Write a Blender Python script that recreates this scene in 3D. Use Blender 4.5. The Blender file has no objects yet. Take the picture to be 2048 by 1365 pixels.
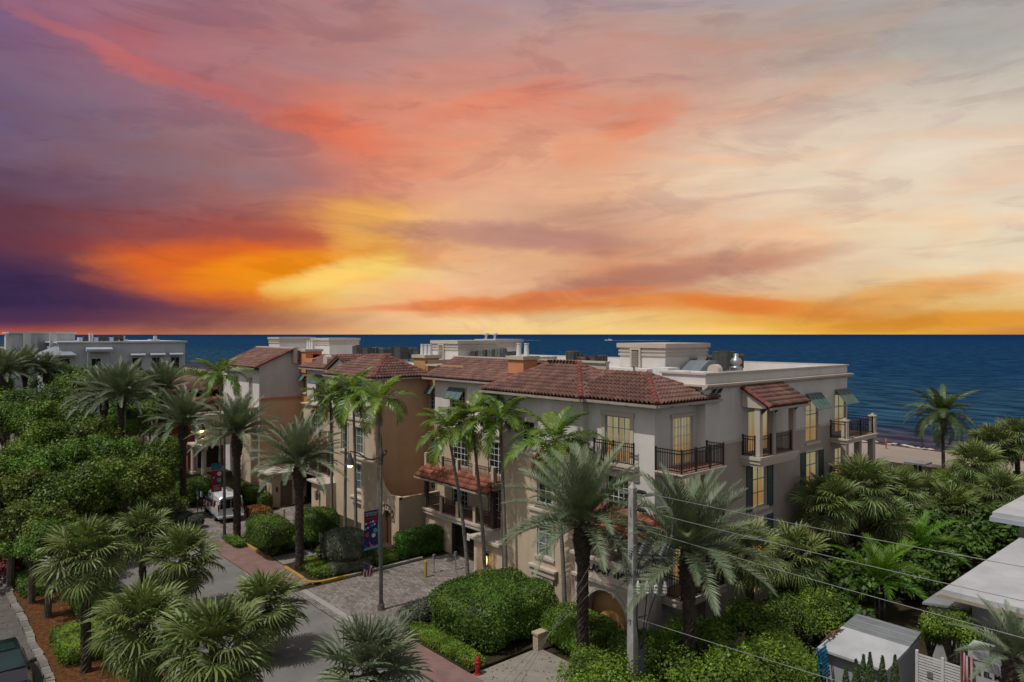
import bpy, math, random
import numpy as np
from mathutils import Vector, Matrix, Euler
random.seed(7); RNG = np.random.default_rng(7)
scene = bpy.context.scene
col = scene.collection
R = math.radians
PI = math.pi
# World frame: X = east (towards the sea), Y = north (along the street), Z up, origin at the corner of the near building
CAM = Vector((-27.91, -21.42, 15.0)); HEAD = R(41.15)
FW = Vector((math.sin(HEAD), math.cos(HEAD))); RT = Vector((math.cos(HEAD), -math.sin(HEAD)))
def at(px, d):
    """plan position of something seen at column px, d metres ahead of the viewpoint"""
    p = RT * ((px - 1024) / 1421 * d) + FW * d
    return (CAM.x + p.x, CAM.y + p.y)
def zat(py, d): return 15 - (py - 669) * d / 1421
# ------------------------------------------------------------------ camera
cd = bpy.data.cameras.new('camera'); cam = bpy.data.objects.new('camera', cd); col.objects.link(cam)
cam.location = CAM; cam.rotation_euler = (R(90), 0, -HEAD)
cd.sensor_width = 36; cd.lens = 36 * 1421 / 2048; cd.shift_y = -13.5 / 2048
cd.clip_start = .1; cd.clip_end = 80000
scene.camera = cam
scene.cycles.max_bounces = 5; scene.cycles.diffuse_bounces = 3; scene.cycles.glossy_bounces = 2; scene.cycles.transmission_bounces = 3; scene.cycles.transparent_max_bounces = 4; scene.cycles.caustics_reflective = False; scene.cycles.caustics_refractive = False
# ------------------------------------------------------------------ exposure
vs = scene.view_settings
vs.view_transform = 'Standard'; vs.look = 'None'; vs.gamma = 1; vs.exposure = 0; vs.use_curve_mapping = False
# ------------------------------------------------------------------ sun
SUN_EL = R(62); sh = Vector((.996, -.09, 0)).normalized()
sunvec = Vector((-sh.x * math.cos(SUN_EL), -sh.y * math.cos(SUN_EL), math.sin(SUN_EL)))
sl = bpy.data.lights.new('sun', 'SUN'); sl.energy = 3.0; sl.angle = R(.5); sl.color = (1, .95, .88)
so = bpy.data.objects.new('sun', sl); col.objects.link(so); so.rotation_euler = sunvec.to_track_quat('Z', 'Y').to_euler()
so.location = (0, 0, 60)
# ------------------------------------------------------------------ sky
world = bpy.data.worlds.new('World'); scene.world = world; world.use_nodes = True
nt = world.node_tree; nt.nodes.clear()
def N(t, kind, **kw):
    n = t.nodes.new(kind)
    for k, v in kw.items(): setattr(n, k, v)
    return n
def setin(t, sock, v):
    if isinstance(v, bpy.types.NodeSocket): t.links.new(v, sock)
    else: sock.default_value = v
def math_(t, op, a, b=0.0, c=0.0, clamp=False):
    n = N(t, 'ShaderNodeMath', operation=op, use_clamp=clamp)
    for i, v in enumerate((a, b, c)): setin(t, n.inputs[i], v)
    return n.outputs[0]
def mixc(t, f, a, b, mode='MIX'):
    n = N(t, 'ShaderNodeMix', data_type='RGBA', blend_type=mode)
    setin(t, n.inputs[0], f); setin(t, n.inputs[6], a); setin(t, n.inputs[7], b)
    return n.outputs[2]
def mrange(t, v, a, b, c=0.0, d=1.0, interp='LINEAR'):
    n = N(t, 'ShaderNodeMapRange', interpolation_type=interp); n.clamp = True
    setin(t, n.inputs[0], v)
    for i, x in zip((1, 2, 3, 4), (a, b, c, d)): n.inputs[i].default_value = x
    return n.outputs[0]
def lin(c):
    return tuple((x / 255 / 12.92 if x <= 10 else ((x / 255 + .055) / 1.055) ** 2.4) for x in c) + (1,)
tc = N(nt, 'ShaderNodeTexCoord').outputs['Generated']
def dotv(vec):
    n = N(nt, 'ShaderNodeVectorMath', operation='DOT_PRODUCT'); nt.links.new(tc, n.inputs[0]); n.inputs[1].default_value = vec
    return n.outputs['Value']
az = math_(nt, 'MULTIPLY', math_(nt, 'ARCTAN2', dotv((RT.x, RT.y, 0)), dotv((FW.x, FW.y, 0))), 180 / PI)
el = math_(nt, 'MULTIPLY', math_(nt, 'ARCSINE', dotv((0, 0, 1))), 180 / PI)
def cloud(sx, sy, rot, scale, detail, rough, dist, off=(0, 0, 0)):
    cb = N(nt, 'ShaderNodeCombineXYZ'); nt.links.new(az, cb.inputs[0]); nt.links.new(el, cb.inputs[1])
    mp = N(nt, 'ShaderNodeMapping'); mp.inputs['Rotation'].default_value = (0, 0, R(rot)); mp.inputs['Location'].default_value = off
    mp.inputs['Scale'].default_value = (sx, sy, 1); nt.links.new(cb.outputs[0], mp.inputs[0])
    nz = N(nt, 'ShaderNodeTexNoise', noise_dimensions='2D'); nt.links.new(mp.outputs[0], nz.inputs['Vector'])
    nz.inputs['Scale'].default_value = scale; nz.inputs['Detail'].default_value = detail
    nz.inputs['Roughness'].default_value = rough; nz.inputs['Distortion'].default_value = dist
    return nz.outputs['Fac']
w1 = cloud(.06, .17, -10, 1.0, 7, .64, .25)
w2 = cloud(.06, .17, -6, 1.0, 7, .64, .25, (11, 4, 2))
az2 = math_(nt, 'ADD', az, math_(nt, 'MULTIPLY', math_(nt, 'SUBTRACT', w1, .5), 8.0))
el2 = math_(nt, 'ADD', el, math_(nt, 'MULTIPLY', math_(nt, 'SUBTRACT', w2, .5), math_(nt, 'ADD', 1.2, math_(nt, 'MULTIPLY', el, .22))))
AZ = [math.degrees(math.atan((x - 1024) / 1421)) for x in (0, 256, 512, 640, 768, 900, 1024, 1280, 1536, 1792, 2047)]
ROWS = {
 668: [(205,95,70),(225,130,70),(232,160,100),(234,175,115),(235,190,130),(238,198,136),(240,205,140),(242,208,128),(242,200,96),(236,180,60),(205,130,66)],
 640: [(88,55,80),(150,75,72),(228,140,80),(234,170,110),(234,186,138),(238,196,142),(240,208,148),(236,198,126),(226,160,58),(224,156,44),(220,170,84)],
 610: [(58,44,78),(92,58,80),(235,116,36),(240,180,80),(236,186,140),(236,150,84),(236,140,72),(222,140,74),(224,150,76),(222,160,62),(230,206,140)],
 575: [(58,42,78),(98,60,80),(232,126,12),(244,214,92),(240,200,140),(236,188,146),(232,182,140),(184,116,94),(226,186,138),(226,186,112),(231,216,172)],
 545: [(70,46,76),(116,64,74),(238,140,8),(240,172,12),(246,222,116),(236,188,146),(232,182,140),(188,124,98),(206,150,110),(232,206,160),(232,216,180)],
 518: [(90,54,74),(142,70,70),(222,100,36),(216,112,44),(236,158,62),(234,178,130),(228,178,136),(198,140,110),(218,166,124),(231,206,160),(231,216,182)],
 480: [(92,58,76),(132,76,80),(172,86,72),(186,92,66),(234,166,84),(216,164,130),(196,146,126),(200,148,122),(228,176,122),(234,208,156),(228,214,186)],
 435: [(94,66,88),(118,88,104),(164,104,96),(222,140,90),(238,176,98),(228,178,144),(212,164,134),(204,156,130),(228,186,146),(232,214,182),(216,202,182)],
 370: [(112,90,116),(132,104,114),(150,116,120),(182,116,110),(216,140,112),(224,162,132),(228,174,140),(228,178,140),(226,194,160),(232,216,194),(212,202,186)],
 300: [(108,92,122),(136,110,124),(156,122,128),(188,120,112),(216,138,112),(224,158,128),(226,164,132),(220,166,138),(216,184,160),(214,200,182),(200,190,176)],
 230: [(122,96,122),(138,106,124),(176,112,112),(198,118,104),(214,136,112),(220,148,122),(218,144,118),(210,152,130),(200,172,154),(190,180,168),(184,178,170)],
 150: [(112,94,128),(172,100,112),(172,122,124),(178,130,130),(190,138,130),(204,140,122),(198,142,130),(196,150,138),(186,160,148),(172,168,162),(170,168,165)],
 70:  [(160,104,124),(150,110,126),(164,116,124),(176,128,128),(178,136,132),(184,140,136),(192,146,136),(186,152,142),(176,160,152),(166,164,162),(164,164,164)],
 0:   [(124,98,120),(146,112,130),(158,116,126),(164,124,130),(166,130,134),(168,138,142),(174,144,146),(170,152,154),(168,160,160),(164,164,164),(162,164,166)]}
def ramp(stops, fac, interp='CARDINAL'):
    n = N(nt, 'ShaderNodeValToRGB'); cr = n.color_ramp; cr.interpolation = interp
    while len(cr.elements) < len(stops): cr.elements.new(.5)
    for e, (p, c) in zip(cr.elements, stops): e.position = p; e.color = c
    nt.links.new(fac, n.inputs[0]); return n.outputs[0]
azf = math_(nt, 'DIVIDE', math_(nt, 'ADD', az2, 42), 84)
cur = None; prev = None
for y in sorted(ROWS, reverse=True):
    e = math.degrees(math.atan((669 - y) / 1421))
    c = ramp([((a + 42) / 84, lin(q)) for a, q in zip(AZ, ROWS[y])], azf, 'B_SPLINE')
    cur = c if cur is None else mixc(nt, mrange(nt, el2, prev, e, interp='SMOOTHSTEP'), cur, c)
    prev = e
# single cloud patches and lit edges: (column, row, half width, half height, tilt, colour, strength)
def patch(cur, x, y, rx, ry, rot, c, k, soft=1.6):
    a0 = math.degrees(math.atan((x - 1024) / 1421)); e0 = math.degrees(math.atan((669 - y) / 1421 * math.cos(R(a0)))); dg = 57.3 / 1421; ca, sa = math.cos(R(rot)), math.sin(R(rot))
    da = math_(nt, 'SUBTRACT', az2, a0); de = math_(nt, 'SUBTRACT', el2, e0)
    u_ = math_(nt, 'ADD', math_(nt, 'MULTIPLY', da, ca / (rx * dg)), math_(nt, 'MULTIPLY', de, sa / (rx * dg))); v_ = math_(nt, 'ADD', math_(nt, 'MULTIPLY', da, -sa / (ry * dg)), math_(nt, 'MULTIPLY', de, ca / (ry * dg)))
    r2 = math_(nt, 'ADD', math_(nt, 'MULTIPLY', u_, u_), math_(nt, 'MULTIPLY', v_, v_))
    return mixc(nt, mrange(nt, r2, .0, soft, k, 0, 'SMOOTHSTEP'), cur, lin(c))
for p_ in [(60, 598, 420, 46, -4, (58, 43, 78), .7, 2.6), (460, 545, 160, 44, -2, (234, 110, 26), .75, 2.4), (590, 542, 155, 34, 4, (238, 150, 26), .75, 2.3), (685, 549, 112, 24, 15, (248, 218, 120), .82, 2.2), (735, 455, 72, 60, 0, (240, 180, 84), .62, 2.4), (1760, 380, 380, 170, 0, (232, 216, 194), .5, 2.2),
           (190, 92, 130, 14, -18, (206, 112, 104), .4, 2.4), (400, 172, 120, 16, -10, (198, 104, 98), .5, 2.4), (680, 255, 120, 24, -4, (224, 112, 80), .5, 2.4), (1000, 208, 140, 20, 8, (224, 122, 92), .4, 2.4), (1265, 240, 80, 22, 16, (226, 124, 86), .4, 2.4),
           (1010, 478, 230, 20, -5, (172, 122, 116), .55, 2.6), (1340, 548, 260, 24, 8, (172, 112, 96), .65, 2.2), (1010, 598, 280, 9, 4, (230, 126, 66), .7, 2.2), (1520, 612, 170, 16, -5, (222, 118, 44), .8, 2.0), (1800, 592, 180, 22, 8, (224, 158, 72), .65, 2.0), (1900, 642, 230, 12, 3, (222, 144, 44), .7, 2.0)]:
    cur = patch(cur, *p_)
# wisps: thin bright and dull streaks drifting through the glow
st1 = cloud(.06, .24, -12, 1.0, 7, .6, .35, (3, 9, 0))
st2 = cloud(.09, .36, -8, 1.0, 7, .62, .4, (8, 1, 3))
st3 = cloud(.16, .7, -12, 1.0, 5, .58, .3, (1, 5, 7))
warm = mixc(nt, 1.0, cur, (1.06, .90, .82, 1), 'MULTIPLY')
dull = mixc(nt, 1.0, cur, (.80, .74, .80, 1), 'MULTIPLY')
f1 = mrange(nt, st1, .49, .66, 0, .8, 'SMOOTHSTEP')
f2 = mrange(nt, st2, .51, .66, 0, .62, 'SMOOTHSTEP')
cur = mixc(nt, f1, cur, warm); cur = mixc(nt, f2, cur, dull)
cur = mixc(nt, 1.0, cur, mixc(nt, mrange(nt, st3, .3, .7), (.95, .94, .95, 1), (1.05, 1.05, 1.04, 1)), 'MULTIPLY')
# overhead and behind the viewpoint the ordinary daytime sky goes on
sky = N(nt, 'ShaderNodeTexSky', sky_type='NISHITA'); sky.sun_disc = False
sky.sun_elevation = SUN_EL; sky.sun_rotation = math.atan2(sunvec.x, sunvec.y); sky.altitude = 10
hz = N(nt, 'ShaderNodeHueSaturation'); hz.inputs['Saturation'].default_value = .28; nt.links.new(sky.outputs[0], hz.inputs['Color'])   # saturation cut so skylight in the shade stays neutral, like the grey sky ahead
day = mixc(nt, 1.0, hz.outputs[0], (.108, .104, .10, 1), 'MULTIPLY')
up = mrange(nt, el, 24, 60, interp='SMOOTHSTEP')
back = mrange(nt, math_(nt, 'ABSOLUTE', az), 50, 120, interp='SMOOTHSTEP')
cur = mixc(nt, math_(nt, 'MAXIMUM', up, back), cur, day)
bg = N(nt, 'ShaderNodeBackground'); nt.links.new(cur, bg.inputs[0]); bg.inputs[1].default_value = 1.0
wo = N(nt, 'ShaderNodeOutputWorld'); nt.links.new(bg.outputs[0], wo.inputs[0])
# ------------------------------------------------------------------ materials
MATS = {}
def mat(name, c, rough=.8, var=.12, scale=1.5, bump=0., bscale=30., spec=.3, metal=0., rand=0., island=0., streak=0., trans=0., c2=None, emit=None, estr=0., coat=0.):
    if name in MATS: return MATS[name]
    m = bpy.data.materials.new(name); m.use_nodes = True; t = m.node_tree; t.nodes.clear()
    p = N(t, 'ShaderNodeBsdfPrincipled'); out = N(t, 'ShaderNodeOutputMaterial')
    o = N(t, 'ShaderNodeTexCoord').outputs['Object']
    nz = N(t, 'ShaderNodeTexNoise'); t.links.new(o, nz.inputs['Vector']); nz.inputs['Scale'].default_value = scale
    nz.inputs['Detail'].default_value = 6; nz.inputs['Roughness'].default_value = .6
    base = tuple(c) + (1,); alt = tuple(c2) + (1,) if c2 else tuple(x * (1 - 2 * var) for x in c) + (1,)
    hi = base if c2 else tuple(min(1, x * (1 + var)) for x in c) + (1,)
    cc = mixc(t, mrange(t, nz.outputs['Fac'], .3, .7), alt, hi)
    if streak:
        mp = N(t, 'ShaderNodeMapping'); t.links.new(o, mp.inputs[0]); mp.inputs['Scale'].default_value = (1.1, 1.1, .22)
        n2 = N(t, 'ShaderNodeTexNoise'); t.links.new(mp.outputs[0], n2.inputs['Vector']); n2.inputs['Scale'].default_value = 1.3; n2.inputs['Detail'].default_value = 5
        cc = mixc(t, mrange(t, n2.outputs['Fac'], .52, .8, 0, streak), cc, tuple(x * .45 for x in c) + (1,))
    if rand or island:
        r_ = N(t, 'ShaderNodeObjectInfo').outputs['Random'] if rand else N(t, 'ShaderNodeNewGeometry').outputs['Random Per Island']
        k = rand or island
        hs = N(t, 'ShaderNodeHueSaturation'); t.links.new(cc, hs.inputs['Color'])
        t.links.new(mrange(t, r_, 0, 1, 1 - k, 1 + k), hs.inputs['Value'])
        t.links.new(mrange(t, math_(t, 'FRACT', math_(t, 'MULTIPLY', r_, 7.31)), 0, 1, .5 - k * .06, .5 + k * .05), hs.inputs['Hue'])
        cc = hs.outputs[0]
    t.links.new(cc, p.inputs['Base Color'])
    p.inputs['Roughness'].default_value = rough; p.inputs['Specular IOR Level'].default_value = spec; p.inputs['Metallic'].default_value = metal
    if coat: p.inputs['Coat Weight'].default_value = coat; p.inputs['Coat Roughness'].default_value = .08
    if emit: p.inputs['Emission Color'].default_value = tuple(emit) + (1,); p.inputs['Emission Strength'].default_value = estr
    if bump:
        b = N(t, 'ShaderNodeBump'); n3 = N(t, 'ShaderNodeTexNoise'); t.links.new(o, n3.inputs['Vector']); n3.inputs['Scale'].default_value = bscale
        n3.inputs['Detail'].default_value = 5; t.links.new(n3.outputs['Fac'], b.inputs['Height']); b.inputs['Strength'].default_value = bump; b.inputs['Distance'].default_value = .02
        t.links.new(b.outputs[0], p.inputs['Normal'])
    sh_ = p.outputs[0]
    if trans:
        tr = N(t, 'ShaderNodeBsdfTranslucent'); t.links.new(mixc(t, 1.0, cc, (1.25, 1.3, .6, 1), 'MULTIPLY'), tr.inputs[0])
        ms = N(t, 'ShaderNodeMixShader'); ms.inputs[0].default_value = trans; t.links.new(sh_, ms.inputs[1]); t.links.new(tr.outputs[0], ms.inputs[2]); sh_ = ms.outputs[0]
    t.links.new(sh_, out.inputs[0]); MATS[name] = m; return m
def stucco(name, c, st=.24): return mat(name, c, .9, .05, .7, .35, 55, .15, streak=st)
white = stucco('white_stucco', (.56, .53, .505)); cream = stucco('cream_stucco', (.47, .375, .275)); tan = stucco('tan_stucco', (.42, .33, .24), .14)
greige = stucco('greige_stucco', (.34, .28, .245)); lilac = stucco('pale_grey_stucco', (.50, .475, .455)); ochre = stucco('ochre_stucco', (.44, .255, .105)); brown = stucco('brown_stucco', (.58, .39, .25), .14)
terra = stucco('terracotta_stucco', (.50, .215, .11)); maroon = stucco('maroon_stucco', (.21, .052, .034)); trimm = stucco('trim_stone', (.45, .39, .33), .12)
roofw = mat('white_roof_membrane', (.50, .50, .51), .7, .08, .5, streak=.2); bluegrey = stucco('blue_grey_stucco', (.30, .33, .37)); dwhite = stucco('cool_white_stucco', (.42, .44, .47))
tileM = mat('clay_roof_tile', (.175, .092, .074), .75, .22, .6, .3, 60, .25, rand=.24); tileJ = mat('clay_roof_tile_field', (.175, .092, .074), .75, .22, .6, .3, 60, .25, island=.24)
tileO = mat('orange_clay_tile', (.28, .105, .062), .75, .2, .8, .3, 60, .25, island=.3); capM = mat('red_clay_ridge_tile', (.19, .062, .045), .7, .2, 1, .3, 60, .25, rand=.25)
deckM = mat('roof_underlay', (.09, .035, .028), .9); iron = mat('black_iron', (.012, .011, .011), .45, .2, 4, spec=.4); bronze = mat('dark_bronze_wood', (.06, .045, .038), .6, .2, 3)
gutterM = mat('painted_gutter', (.30, .26, .225), .5, .1, 2); wframe = mat('white_window_frame', (.50, .50, .49), .45, .05, 4); gframe = mat('grey_blue_window_frame', (.22, .25, .28), .45, .05, 4)
glassD = mat('dark_window_glass', (.012, .016, .018), .06, .1, 1, spec=.7); glassB = mat('blind_behind_glass', (.10, .13, .125), .15, .1, 3, spec=.6)
shutM = mat('green_grey_shutter', (.085, .135, .13), .6, .15, 3); tealM = mat('teal_shutter', (.035, .075, .078), .6, .15, 3)
floorM = mat('terracotta_floor_tile', (.25, .135, .095), .7, .2, 3); steel = mat('galvanised_steel', (.30, .31, .32), .4, .12, 3, metal=.6); acM = mat('dark_ac_metal', (.045, .047, .048), .55, .15, 4, spec=.4)
acG = mat('grey_ac_metal', (.12, .125, .125), .5, .15, 4, spec=.4); rust = mat('weathered_brown_metal', (.14, .075, .05), .8, .3, 4); plastic_w = mat('white_vent_plastic', (.55, .55, .54), .5, .05, 3)
concrete = mat('concrete', (.26, .25, .235), .9, .15, 1.2, .4, 30); polec = mat('weathered_concrete_pole', (.31, .305, .29), .9, .2, 2.5, .4, 30, streak=.5)
polem = mat('dark_lamp_pole', (.045, .043, .042), .45, .2, 3, spec=.5); poleg = mat('grey_lamp_pole', (.12, .115, .11), .45, .2, 3, spec=.5)
def lit_mat():
    m = bpy.data.materials.new('lit_room_behind_glass'); m.use_nodes = True; t = m.node_tree; t.nodes.clear()
    o = N(t, 'ShaderNodeTexCoord').outputs['Object']; mp = N(t, 'ShaderNodeMapping'); t.links.new(o, mp.inputs[0]); mp.inputs['Scale'].default_value = (3.2, 3.2, .35)
    nz = N(t, 'ShaderNodeTexNoise'); t.links.new(mp.outputs[0], nz.inputs['Vector']); nz.inputs['Scale'].default_value = 1.1; nz.inputs['Detail'].default_value = 3
    sp = N(t, 'ShaderNodeSeparateXYZ'); t.links.new(N(t, 'ShaderNodeNewGeometry').outputs['Position'], sp.inputs[0])
    fl = math_(t, 'FRACT', math_(t, 'DIVIDE', math_(t, 'SUBTRACT', sp.outputs[2], 2.45), 2.97))      # storey by storey: blinds above, lamplit room below
    lo = mixc(t, mrange(t, nz.outputs['Fac'], .3, .7), lin((156, 114, 64)), lin((186, 144, 86))); hi = mixc(t, mrange(t, nz.outputs['Fac'], .35, .65), lin((164, 148, 106)), lin((184, 172, 132)))
    cc = mixc(t, mrange(t, fl, .15, .62, interp='SMOOTHSTEP'), lo, hi)
    e = N(t, 'ShaderNodeEmission'); t.links.new(cc, e.inputs[0]); e.inputs[1].default_value = .58
    g = N(t, 'ShaderNodeBsdfPrincipled'); g.inputs['Base Color'].default_value = (.05, .045, .03, 1); g.inputs['Roughness'].default_value = .08; g.inputs['Specular IOR Level'].default_value = .3
    a = N(t, 'ShaderNodeAddShader'); t.links.new(e.outputs[0], a.inputs[0]); t.links.new(g.outputs[0], a.inputs[1])
    t.links.new(a.outputs[0], N(t, 'ShaderNodeOutputMaterial').inputs[0]); return m
glassL = lit_mat()
lampM = mat('lit_bulb', (.9, .8, .6), .5, emit=(1, .66, .28), estr=4.5)
# ------------------------------------------------------------------ mesh helpers
def link(o, parent=None):
    col.objects.link(o)
    if parent is not None: o.parent = parent
    return o
def top(o):
    while o.parent is not None: o = o.parent
    return o
def tag(o, label=None, cat=None, group=None, kind=None):
    if label: o['label'] = label
    if cat: o['category'] = cat
    if group: o['group'] = group
    if kind: o['kind'] = kind
    return o
def empty(name, loc, label=None, cat=None, group=None):
    o = bpy.data.objects.new(name, None); o.location = loc; o.empty_display_size = .3; link(o)
    return tag(o, label, cat, group)
def mesh(name, v, f, m=None, smooth=False):
    me = bpy.data.meshes.new(name); me.from_pydata([tuple(p) for p in v], [], f)
    if m: me.materials.append(m)
    if smooth: me.polygons.foreach_set('use_smooth', [True] * len(me.polygons))
    me.update(); return me
class B:
    def __init__(s): s.v = []; s.f = []
    def quad(s, a, b, c, d): n = len(s.v); s.v += [a, b, c, d]; s.f.append((n, n+1, n+2, n+3)); return s
    def poly(s, pts): n = len(s.v); s.v += list(pts); s.f.append(tuple(range(n, n + len(pts)))); return s
    def box(s, x0, x1, y0, y1, z0, z1):
        if x0 > x1: x0, x1 = x1, x0
        if y0 > y1: y0, y1 = y1, y0
        n = len(s.v); s.v += [(x, y, z) for z in (z0, z1) for y in (y0, y1) for x in (x0, x1)]
        s.f += [tuple(n + i for i in q) for q in ((0, 2, 3, 1), (4, 5, 7, 6), (0, 1, 5, 4), (2, 6, 7, 3), (0, 4, 6, 2), (1, 3, 7, 5))]; return s
    def prism(s, pts, ext):
        """closed polygon (3d points) swept by vector ext"""
        n = len(s.v); k = len(pts); e = Vector(ext); s.v += [tuple(p) for p in pts] + [tuple(Vector(p) + e) for p in pts]
        s.f += [tuple(range(n, n + k))[::-1], tuple(range(n + k, n + 2 * k))] + [(n + i, n + (i + 1) % k, n + k + (i + 1) % k, n + k + i) for i in range(k)]; return s
    def tube(s, pts, r, n=8, cap=True):
        pts = [Vector(p) for p in pts]; rs = r if isinstance(r, (list, tuple)) else [r] * len(pts); b = len(s.v)
        for i, p in enumerate(pts):
            d = (pts[min(i + 1, len(pts) - 1)] - pts[max(i - 1, 0)]).normalized()
            a = Vector((0, 0, 1)) if abs(d.z) < .9 else Vector((1, 0, 0)); x = d.cross(a).normalized(); y = d.cross(x)
            s.v += [tuple(p + (x * math.cos(2 * PI * k / n) + y * math.sin(2 * PI * k / n)) * rs[i]) for k in range(n)]
        for i in range(len(pts) - 1):
            for k in range(n): s.f.append((b + i * n + k, b + i * n + (k + 1) % n, b + (i + 1) * n + (k + 1) % n, b + (i + 1) * n + k))
        if cap: s.f.append(tuple(b + k for k in range(n))[::-1]); s.f.append(tuple(b + (len(pts) - 1) * n + k for k in range(n)))
        return s
    def lathe(s, prof, c=(0, 0, 0), n=16):
        b = len(s.v)
        for r_, z in prof: s.v += [(c[0] + r_ * math.cos(2 * PI * k / n), c[1] + r_ * math.sin(2 * PI * k / n), c[2] + z) for k in range(n)]
        for i in range(len(prof) - 1):
            for k in range(n): s.f.append((b + i * n + k, b + i * n + (k + 1) % n, b + (i + 1) * n + (k + 1) % n, b + (i + 1) * n + k))
        s.f.append(tuple(b + k for k in range(n))[::-1]); s.f.append(tuple(b + (len(prof) - 1) * n + k for k in range(n))); return s
    def bar(s, p, q, w, h):
        """square bar between two points"""
        p, q = Vector(p), Vector(q); d = (q - p).normalized(); a = Vector((0, 0, 1)) if abs(d.z) < .95 else Vector((1, 0, 0))
        x = d.cross(a).normalized() * (w / 2); y = x.cross(d).normalized() * (h / 2)
        return s.prism([p - x - y, p + x - y, p + x + y, p - x + y], q - p)
    def obj(s, name, m, parent=None, smooth=False, local=False, bevel=0.):
        if not s.v: return None
        if parent is None:
            a = np.array([tuple(p) for p in s.v]); o0 = Vector(((a[:, 0].min() + a[:, 0].max()) / 2, (a[:, 1].min() + a[:, 1].max()) / 2, a[:, 2].min()))
        else: o0 = Vector() if local else top(parent).location
        o = bpy.data.objects.new(name, mesh(name, [Vector(p) - o0 for p in s.v], s.f, m, smooth)); link(o, parent)
        if parent is None: o.location = o0
        if bevel:
            bm = o.modifiers.new('bevel', 'BEVEL'); bm.width = bevel; bm.segments = 2; bm.limit_method = 'ANGLE'
        return o
def inst(name, me, parent, M):
    o = bpy.data.objects.new(name, me); link(o, parent); o.matrix_local = M; return o
def copy_tree(o, loc=None, rz=None, sc=None, parent=None):
    c = o.copy(); col.objects.link(c); c.parent = parent
    if loc is not None: c.location = loc
    if rz is not None: c.rotation_euler = (0, 0, rz)
    if sc is not None: c.scale = (sc, sc, sc)
    for ch in o.children: copy_tree(ch, parent=c)
    return c
def PT(ax, c, a, z): return (c, a, z) if ax == 'x' else (a, c, z)
def abox(b, ax, c0, c1, a0, a1, z0, z1):
    return b.box(c0, c1, a0, a1, z0, z1) if ax == 'x' else b.box(a0, a1, c0, c1, z0, z1)
def wallsheet(b, ax, c, a0, a1, z0, z1, holes=(), out=-1, depth=.22):
    A = sorted({a0, a1} | {h[i] for h in holes for i in (0, 1)}); Z = sorted({z0, z1} | {h[i] for h in holes for i in (2, 3)})
    for i in range(len(A) - 1):
        for j in range(len(Z) - 1):
            am, zm = (A[i] + A[i+1]) / 2, (Z[j] + Z[j+1]) / 2
            if any(h[0] < am < h[1] and h[2] < zm < h[3] for h in holes): continue
            b.quad(PT(ax, c, A[i], Z[j]), PT(ax, c, A[i+1], Z[j]), PT(ax, c, A[i+1], Z[j+1]), PT(ax, c, A[i], Z[j+1]))
    i_ = c - out * depth
    for h in holes:
        p = [(h[0], h[2]), (h[1], h[2]), (h[1], h[3]), (h[0], h[3])]
        for k in range(4):
            q, r_ = p[k], p[(k + 1) % 4]
            b.quad(PT(ax, c, *q), PT(ax, c, *r_), PT(ax, i_, *r_), PT(ax, i_, *q))
    return b
def window(root, ax, c, a0, a1, z0, z1, cols=2, rows=3, lit=0, out=-1, inset=.12, fm=None, fw=.06, mw=.03, center=False, trim=None, sill=True, glass=None):
    """framed window with one object per pane; c is the wall face"""
    fm = fm or (gframe if lit else wframe); g0 = c - out * inset; b = B(); g1 = c - out * (inset - .07)
    for q in ((a0, a0 + fw, z0, z1), (a1 - fw, a1, z0, z1), (a0 + fw, a1 - fw, z0, z0 + fw), (a0 + fw, a1 - fw, z1 - fw, z1)): abox(b, ax, g0, g1, *q)
    ia, ib, ja, jb = a0 + fw, a1 - fw, z0 + fw, z1 - fw; da, dz = (ib - ia) / cols, (jb - ja) / rows
    g2 = c - out * (inset - .045)
    for k in range(1, cols):
        w = mw * (2.2 if center and k * 2 == cols else 1); abox(b, ax, g0, g2, ia + k * da - w / 2, ia + k * da + w / 2, ja, jb)
    for k in range(1, rows): abox(b, ax, g0, g2 + out * .004, ia, ib, ja + k * dz - mw / 2, ja + k * dz + mw / 2)
    w_ = b.obj('window', fm, root)
    gm = glass or (glassL if lit else glassD); gc = c - out * (inset - .015)
    for k in range(cols):
        for j in range(rows):
            t = random.uniform(-.006, .006); u = random.uniform(-.006, .006)
            p = B().quad(PT(ax, gc + t, ia + k * da, ja + j * dz), PT(ax, gc - t, ia + (k + 1) * da, ja + j * dz), PT(ax, gc - t + u, ia + (k + 1) * da, ja + (j + 1) * dz), PT(ax, gc + t + u, ia + k * da, ja + (j + 1) * dz))
            p.obj('pane', gm, w_)
    if trim:
        b = B(); t0, t1 = c + out * .05, c - out * .01; w = trim
        abox(b, ax, t0, t1, a0 - w, a0, z0, z1); abox(b, ax, t0, t1, a1, a1 + w, z0, z1); abox(b, ax, c + out * .10, t1, a0 - w - .05, a1 + w + .05, z1, z1 + w * 1.1)
        if sill: abox(b, ax, c + out * .12, t1, a0 - w - .05, a1 + w + .05, z0 - .14, z0)
        b.obj('window_trim', trimm, root)
    return w_
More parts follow.
